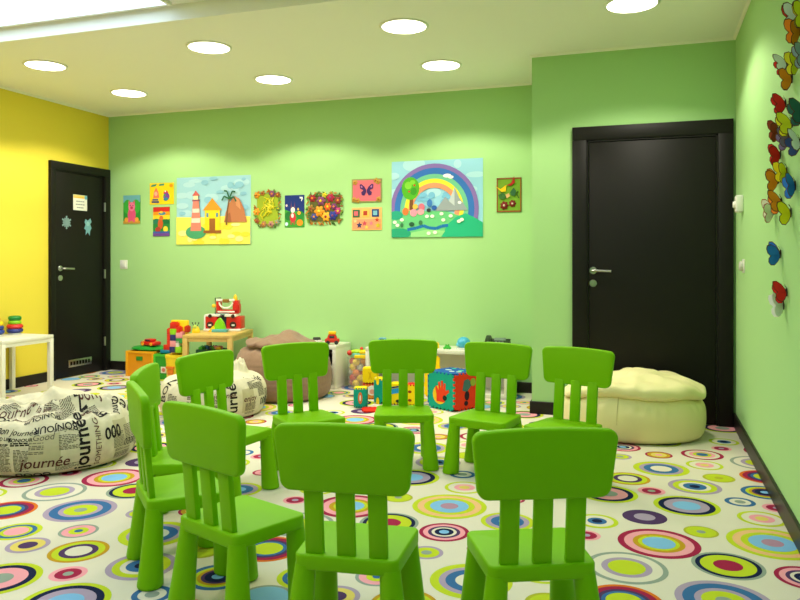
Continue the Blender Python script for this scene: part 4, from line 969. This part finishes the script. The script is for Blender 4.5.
def petals(bm, c, r, n, mi, mi2, lift=.35):
    for k in range(n):
        a = 2*PI*k/n; Mk = tr(*c) @ Matrix.Rotation(a, 4, 'Y') @ tr(r*.62, r*.12, 0) @ Matrix.Rotation(-lift, 4, 'Z') @ Matrix.Diagonal((r*.5, r*.16, r*.34, 1))
        t = bmn(); bmesh.ops.create_uvsphere(t, u_segments=10, v_segments=6, radius=1); merge(bm, t, Mk, mi)
    ball(bm, (c[0], c[1]+r*.25, c[2]), r*.3, mi2, n=10)
def collage(name, label, x0, x1, z0, z1, bg, bits, leaf_seed, nleaf, inner=None):
    w, h = x1-x0, z1-z0
    t = thing(name, label, 'picture', (0, 0, 0), 0, 'children\'s pictures on the back wall'); t.matrix_world = on_back((x0+x1)/2, (z0+z1)/2, .001)
    bm = bmn(); box(bm, -w*.44, w*.44, 0, .006, -h*.44, h*.44); ms = [paint(bg)]
    if inner:
        rd = random.Random(leaf_seed+9); ms += [paint(c) for c in inner]
        for k in range(26):
            x, z = rd.uniform(-.26, .26)*w, rd.uniform(-.26, .28)*h; a = rd.uniform(.2, 2.6)
            tube(bm, [(x-.03*math.cos(a), .01, z-.03*math.sin(a)), (x, .014, z+.006), (x+.03*math.cos(a), .01, z+.03*math.sin(a))], .0045, 6, 1+k % len(inner))
    fin(bm, 'board', ms, t)
    for u_, v_, r, c1_, c2_, n in bits:
        bm = bmn(); petals(bm, ((u_-.5)*w, .008, (v_-.5)*h), r, n, 0, 1); fin(bm, 'flower', [paint(c1_), paint(c2_)], t)
    rd = random.Random(leaf_seed); bm = bmn()
    for k in range(nleaf):
        a = rd.uniform(0, 2*PI); x, z = max(-.5, min(.5, .62*math.cos(a)))*w, max(-.5, min(.5, .62*math.sin(a)))*h
        Mk = tr(x, .01, z) @ Matrix.Rotation(rd.uniform(0, 6.28), 4, 'Y') @ Matrix.Rotation(rd.uniform(-.6, .6), 4, 'Z') @ Matrix.Diagonal((rd.uniform(.016, .03), .004, rd.uniform(.006, .010), 1))
        q_ = bmn(); bmesh.ops.create_uvsphere(q_, u_segments=8, v_segments=5, radius=1); merge(bm, q_, Mk, k % 4)
    o = fin(bm, 'leaves', [paint((110, 150, 50)), paint((150, 100, 50)), paint((70, 110, 50)), paint((190, 120, 40))], t); o['kind'] = 'stuff'
OR2, BR2, PU2, DR = (236, 150, 40), (150, 90, 50), (130, 70, 110), (150, 40, 50)
collage('squiggle_collage', 'collage of yellow squiggles framed by dried leaves and flowers', -3.536, -3.281, 1.439, 1.766, (150, 170, 40),
        [(.06, .9, .032, OR2, BR2, 6), (.3, .95, .026, (170, 110, 50), DR, 5), (.7, .93, .034, PU2, OR2, 6), (.93, .9, .028, BR2, OR2, 5), (.05, .42, .036, OR2, (240, 180, 60), 6), (.08, .15, .026, BR2, DR, 5), (.35, .06, .03, (170, 120, 80), OR2, 6), (.65, .05, .032, (180, 130, 110), PU2, 6), (.9, .1, .028, (140, 150, 130), OR2, 5), (.95, .5, .024, (110, 140, 60), YLW, 5)], 21, 44, [(226, 214, 40), (206, 196, 30), (236, 226, 80)])
collage('flower_collage', 'collage crowded with red, purple, blue and orange flowers', -2.991, -2.649, 1.456, 1.731, (90, 90, 40),
        [(.15, .85, .036, DR, OR2, 6), (.4, .75, .044, PU2, YLW, 6), (.68, .85, .04, (170, 36, 70), PU2, 6), (.9, .75, .034, (140, 60, 60), OR2, 6), (.35, .4, .05, OR2, (246, 200, 60), 6), (.55, .22, .044, (244, 170, 50), DR, 6), (.2, .22, .034, (60, 70, 140), OR2, 6), (.75, .25, .042, (50, 60, 150), PU2, 6), (.9, .4, .034, (180, 60, 120), YLW, 6), (.1, .5, .036, (150, 110, 50), DR, 5), (.6, .55, .036, (226, 100, 40), YLW, 6), (.78, .55, .03, (120, 50, 110), OR2, 6), (.5, .95, .026, (220, 210, 50), OR2, 5)], 33, 60)
# pink butterfly board
w = .29; h = .212
t = thing('butterfly_picture', 'pink board with dark purple butterfly and gold corner flowers', 'picture', (0, 0, 0), 0, 'children\'s pictures on the back wall'); t.matrix_world = on_back(-2.405, 1.744, .001)
bm = bmn(); box(bm, -w/2, w/2, 0, .006, -h/2, h/2, mi=0); box(bm, -w/2+.012, w/2-.012, .006, .008, -h/2+.012, h/2-.012, mi=1); fin(bm, 'board', [paint((150, 150, 90)), paint((222, 108, 122))], t, smooth=0)
bm = bmn()
for s in (-1, 1):
    prism(bm, [(s*.004, .0), (s*.02, .03), (s*.05, .055), (s*.066, .05), (s*.062, .015), (s*.03, -.002), (s*.052, -.02), (s*.045, -.045), (s*.022, -.05), (s*.004, -.02)][::s], .008, .011, M=tr(.0, 0, .005) @ XZ)
    prism(bm, [(s*.035, .025), (s*.05, .042), (s*.056, .036), (s*.05, .02)][::s], .011, .0118, M=tr(.0, 0, .005) @ XZ, mi=1)
fin(bm, 'paper_butterfly', [paint((72, 40, 100)), paint((180, 110, 170))], t, smooth=0)
for u_, v_ in ((-.11, .075), (.11, .075), (-.12, -.08), (.115, -.08), (-.085, -.088), (.09, .088)):
    bm = bmn(); petals(bm, (u_, .008, v_), .024, 5, 0, 1); fin(bm, 'flower', [paint((190, 150, 60)), paint((170, 70, 50))], t)
# board with little tiles and stars
def star(cx, cz, r): return [(cx+(r if k % 2 == 0 else r*.45)*math.sin(k*PI/5), cz+(r if k % 2 == 0 else r*.45)*math.cos(k*PI/5)) for k in range(10)]
t = thing('star_picture', 'peach board with small square tiles and stars, under the butterfly board', 'picture', (0, 0, 0), 0, 'children\'s pictures on the back wall'); t.matrix_world = on_back(-2.405, 1.489, .001)
h = .204
bm = bmn(); box(bm, -w/2, w/2, 0, .006, -h/2, h/2, .002, mi=0); box(bm, -w/2+.01, w/2-.01, .006, .0075, -h/2+.01, -.002, mi=1); fin(bm, 'board', [paint((238, 180, 110)), paint((230, 150, 110))], t, smooth=0)
for x, z, c, c2_ in ((-.10, .05, (60, 100, 70), (220, 100, 110)), (-.01, .052, (240, 190, 90), (170, 60, 40)), (.085, .052, (30, 60, 120), (120, 180, 200))):
    bm = bmn(); box(bm, x-.034, x+.034, .006, .011, z-.034, z+.034, .002); box(bm, x-.02, x+.018, .011, .0125, z-.02, z+.02, mi=1); fin(bm, 'tile', [paint(c), paint(c2_)], t, smooth=0)
for x, z, r, c in ((-.07, -.055, .03, (40, 50, 100)), (.11, -.06, .028, (200, 180, 40)), (.10, -.01, .022, (190, 60, 40)), (-.02, -.04, .024, (200, 70, 90)), (.045, -.04, .022, (226, 120, 140)), (-.11, -.02, .02, (226, 200, 140)), (.0, -.075, .02, (236, 200, 90))):
    bm = bmn(); prism(bm, star(x, z, r), .006, .0105, M=XZ); fin(bm, 'star', paint(c), t, smooth=0)
# green board with leaf birds
t = thing('leaf_picture', 'green board in a brown frame with yellow and red leaf shapes', 'picture', (0, 0, 0), 0, 'children\'s pictures on the back wall'); t.matrix_world = on_back(-1.115, 1.668, .001)
w, h = .21, .29
bm = bmn(); box(bm, -w/2, w/2, 0, .005, -h/2, h/2); fin(bm, 'board', paint((116, 160, 40)), t, smooth=0)
bm = bmn(); 
for a in ((-w/2, w/2, h/2-.012, h/2), (-w/2, w/2, -h/2, -h/2+.012), (-w/2, -w/2+.01, -h/2, h/2), (w/2-.01, w/2, -h/2, h/2)): box(bm, a[0], a[1], .0, .009, a[2], a[3], .001)
fin(bm, 'frame', paint((150, 84, 40)), t, smooth=0)
for pts, c in (([(-.12, .08), (-.07, .05), (-.02, .085), (-.025, .03), (-.06, .025)], (240, 196, 20)), ([(-.02, .08), (.02, .10), (.045, .155), (.05, .10), (.02, .075)], (180, 40, 30)), ([(-.09, .0), (-.05, .02), (-.02, -.01), (-.04, -.04), (-.08, -.03)], (60, 110, 50)), ([(.01, .02), (.04, .06), (.065, .03), (.05, -.01), (.02, -.005)], (50, 100, 60)), ([(-.03, .0), (.0, .015), (.01, -.01), (-.015, -.03)], (230, 180, 120))):
    bm = bmn(); prism(bm, pts, .012, .017, M=XZ @ Matrix.Rotation(.0, 4, 'X')); fin(bm, 'leaf_shape', paint(c), t, smooth=0)
for x, z, r in ((-.04, -.09, .035), (.03, -.075, .03)):
    bm = bmn(); petals(bm, (x, .008, z), r, 7, 0, 1); fin(bm, 'flower', [paint((120, 30, 26)), paint((230, 210, 190))], t)
for x in (-.075, .085):
    bm = bmn(); tube(bm, [(x, .012, -.03), (x*.8, .014, .0), (x*.9, .012, .03)], .004, 6); fin(bm, 'stem', paint((40, 70, 40)), t)

# ---------------------------------------------------------------- butterflies on the right wall
def wing(c, s, span, rim):
    """fore and hind lobe in the x(out)-z plane, a dark rim with a coloured middle"""
    fore = [(0, -.004), (.004, .012), (.020, .034), (.042, .047), (.058, .043), (.060, .028), (.054, .008), (.040, -.006), (.016, -.010)]
    hind = [(0, .004), (.036, .0), (.048, -.014), (.048, -.032), (.038, -.046), (.022, -.048), (.008, -.032), (0, -.012)]
    bm = bmn()
    for lobe in (fore, hind):
        g = [(x*s*span, z*s) for x, z in lobe]; cx_ = sum(p[0] for p in g)/len(g); cz_ = sum(p[1] for p in g)/len(g)
        prism(bm, g, -.0006, .0006, M=XZ, mi=1)
        prism(bm, [(cx_+(x-cx_)*.88, cz_+(z-cz_)*.88) for x, z in g], -.001, .001, M=XZ, mi=0)
    return bm
cam_t = {}
BF = [  # distance along the wall (y), height (z), colour, label
 (3.192, 2.057, 'red', 'large red butterfly at the very top of the right wall swarm'),
 (3.032, 2.010, 'lime', 'lime butterfly at the top right of the swarm, touching a red one'),
 (3.150, 1.982, 'orange', 'orange butterfly just below the topmost red butterfly'),
 (3.013, 1.854, 'slate', 'slate grey butterfly at the right picture edge near the top'),
 (3.443, 1.931, 'red', 'red butterfly above an orange one, second cluster from the top'),
 (3.171, 1.865, 'lime', 'lime yellow butterfly beside a red one in the second cluster'),
 (3.324, 1.840, 'orange', 'orange butterfly below the red and lime pair'),
 (3.468, 1.768, 'red', 'bright red butterfly alone on left side of swarm, below the orange one'),
 (3.070, 1.658, 'darkgreen', 'dark green butterfly at right edge beside the bright red one'),
 (3.324, 1.658, 'lime', 'lime butterfly above the brown one in mid swarm'),
 (3.626, 1.680, 'brown', 'brown red butterfly with white edge in mid swarm'),
 (3.394, 1.608, 'violet', 'violet grey butterfly beside a navy one in mid swarm'),
 (3.150, 1.555, 'navy', 'navy butterfly with white edge at right of mid swarm'),
 (3.599, 1.570, 'red', 'red butterfly above the yellow one in the lower swarm'),
 (3.443, 1.478, 'yellow', 'bright yellow butterfly in the lower swarm, below a red one'),
 (3.654, 1.466, 'orange', 'orange and white butterfly below the bright yellow one'),
 (3.256, 1.401, 'blue', 'dark blue butterfly right of the orange and white one'),
 (3.572, 1.362, 'orange', 'lower orange butterfly hanging above the pale one'),
 (3.770, 1.335, 'pale', 'pale white butterfly with red rim at bottom of main swarm'),
 (3.347, 1.300, 'yellow', 'yellow butterfly with pale wing at bottom right of main swarm'),
 (3.599, 1.135, 'blue', 'bright blue butterfly alone below the swarm'),
 (3.443, 0.974, 'red', 'red and white butterfly near the bottom, above the lowest pale one'),
 (3.519, 0.915, 'white', 'pale grey butterfly lowest on the right wall'),
]
BC = {'red': (216, 34, 24), 'lime': (222, 214, 30), 'orange': (236, 138, 20), 'slate': (130, 150, 150), 'darkgreen': (40, 96, 80), 'brown': (150, 60, 34), 'violet': (130, 110, 150), 'navy': (34, 60, 110), 'yellow': (240, 220, 20), 'blue': (36, 116, 210), 'pale': (236, 232, 214), 'white': (236, 236, 228)}
RIM = paint((84, 44, 26)); PALE = paint((236, 236, 226))
rd = random.Random(5)
for k, (y, z, c, lab) in enumerate(BF):
    t = thing('hanging_butterfly', lab, 'butterfly decoration', (0, 0, 0), 0, 'paper butterflies on the right wall')
    t.matrix_world = on_right(y, z, .001) @ Matrix.Rotation(rd.uniform(-.5, .5), 4, 'Y')
    bm = bmn(); lathe(bm, [(0, -.02), (.003, -.016), (.004, 0), (.003, .018), (0, .022)], 10, tr(0, .004, 0))
    for s_ in (-1, 1): tube(bm, [(0, .004, .02), (s_*.008, .012, .034)], .0008, 5)
    fin(bm, 'body', paint((50, 36, 28)), t)
    sc = rd.uniform(.92, 1.06); pale_far = c in ('red', 'orange', 'brown', 'navy') and k % 4 == 0
    for s_ in (-1, 1):
        a = R(rd.uniform(42, 74))
        bm = wing(c, sc, 1, None)
        if s_ < 0: bmesh.ops.transform(bm, matrix=Matrix.Diagonal((-1, 1, 1, 1)), verts=bm.verts[:])
        bmesh.ops.transform(bm, matrix=tr(0, .004, 0) @ Matrix.Rotation(a*s_, 4, 'Z'), verts=bm.verts[:])
        rim = PALE if c in ('white', 'pale') else RIM
        fin(bm, 'wing', [PALE if pale_far and s_ > 0 else paint(BC[c]), paint((170, 60, 40)) if c == 'pale' else rim], t, smooth=0)

# ---------------------------------------------------------------- camera, world, view
cam = bpy.data.cameras.new('camera'); co = bpy.data.objects.new('camera', cam); C.objects.link(co)
cam.sensor_width = 36; cam.lens = 738/800*36; cam.shift_y = -38/800
co.location = (0, 0, 1.1); co.rotation_euler = (PI/2, 0, math.atan2(248, 738))
sc = bpy.context.scene; sc.camera = co
w_ = bpy.data.worlds.new('world'); sc.world = w_; w_.use_nodes = True
w_.node_tree.nodes['Background'].inputs[0].default_value = (.8, .9, 1, 1); w_.node_tree.nodes['Background'].inputs[1].default_value = .3
sc.view_settings.view_transform = 'Standard'; sc.view_settings.look = 'None'; sc.view_settings.gamma = 1; sc.view_settings.exposure = .06
try: sc.view_settings.use_curve_mapping = False
except Exception: pass
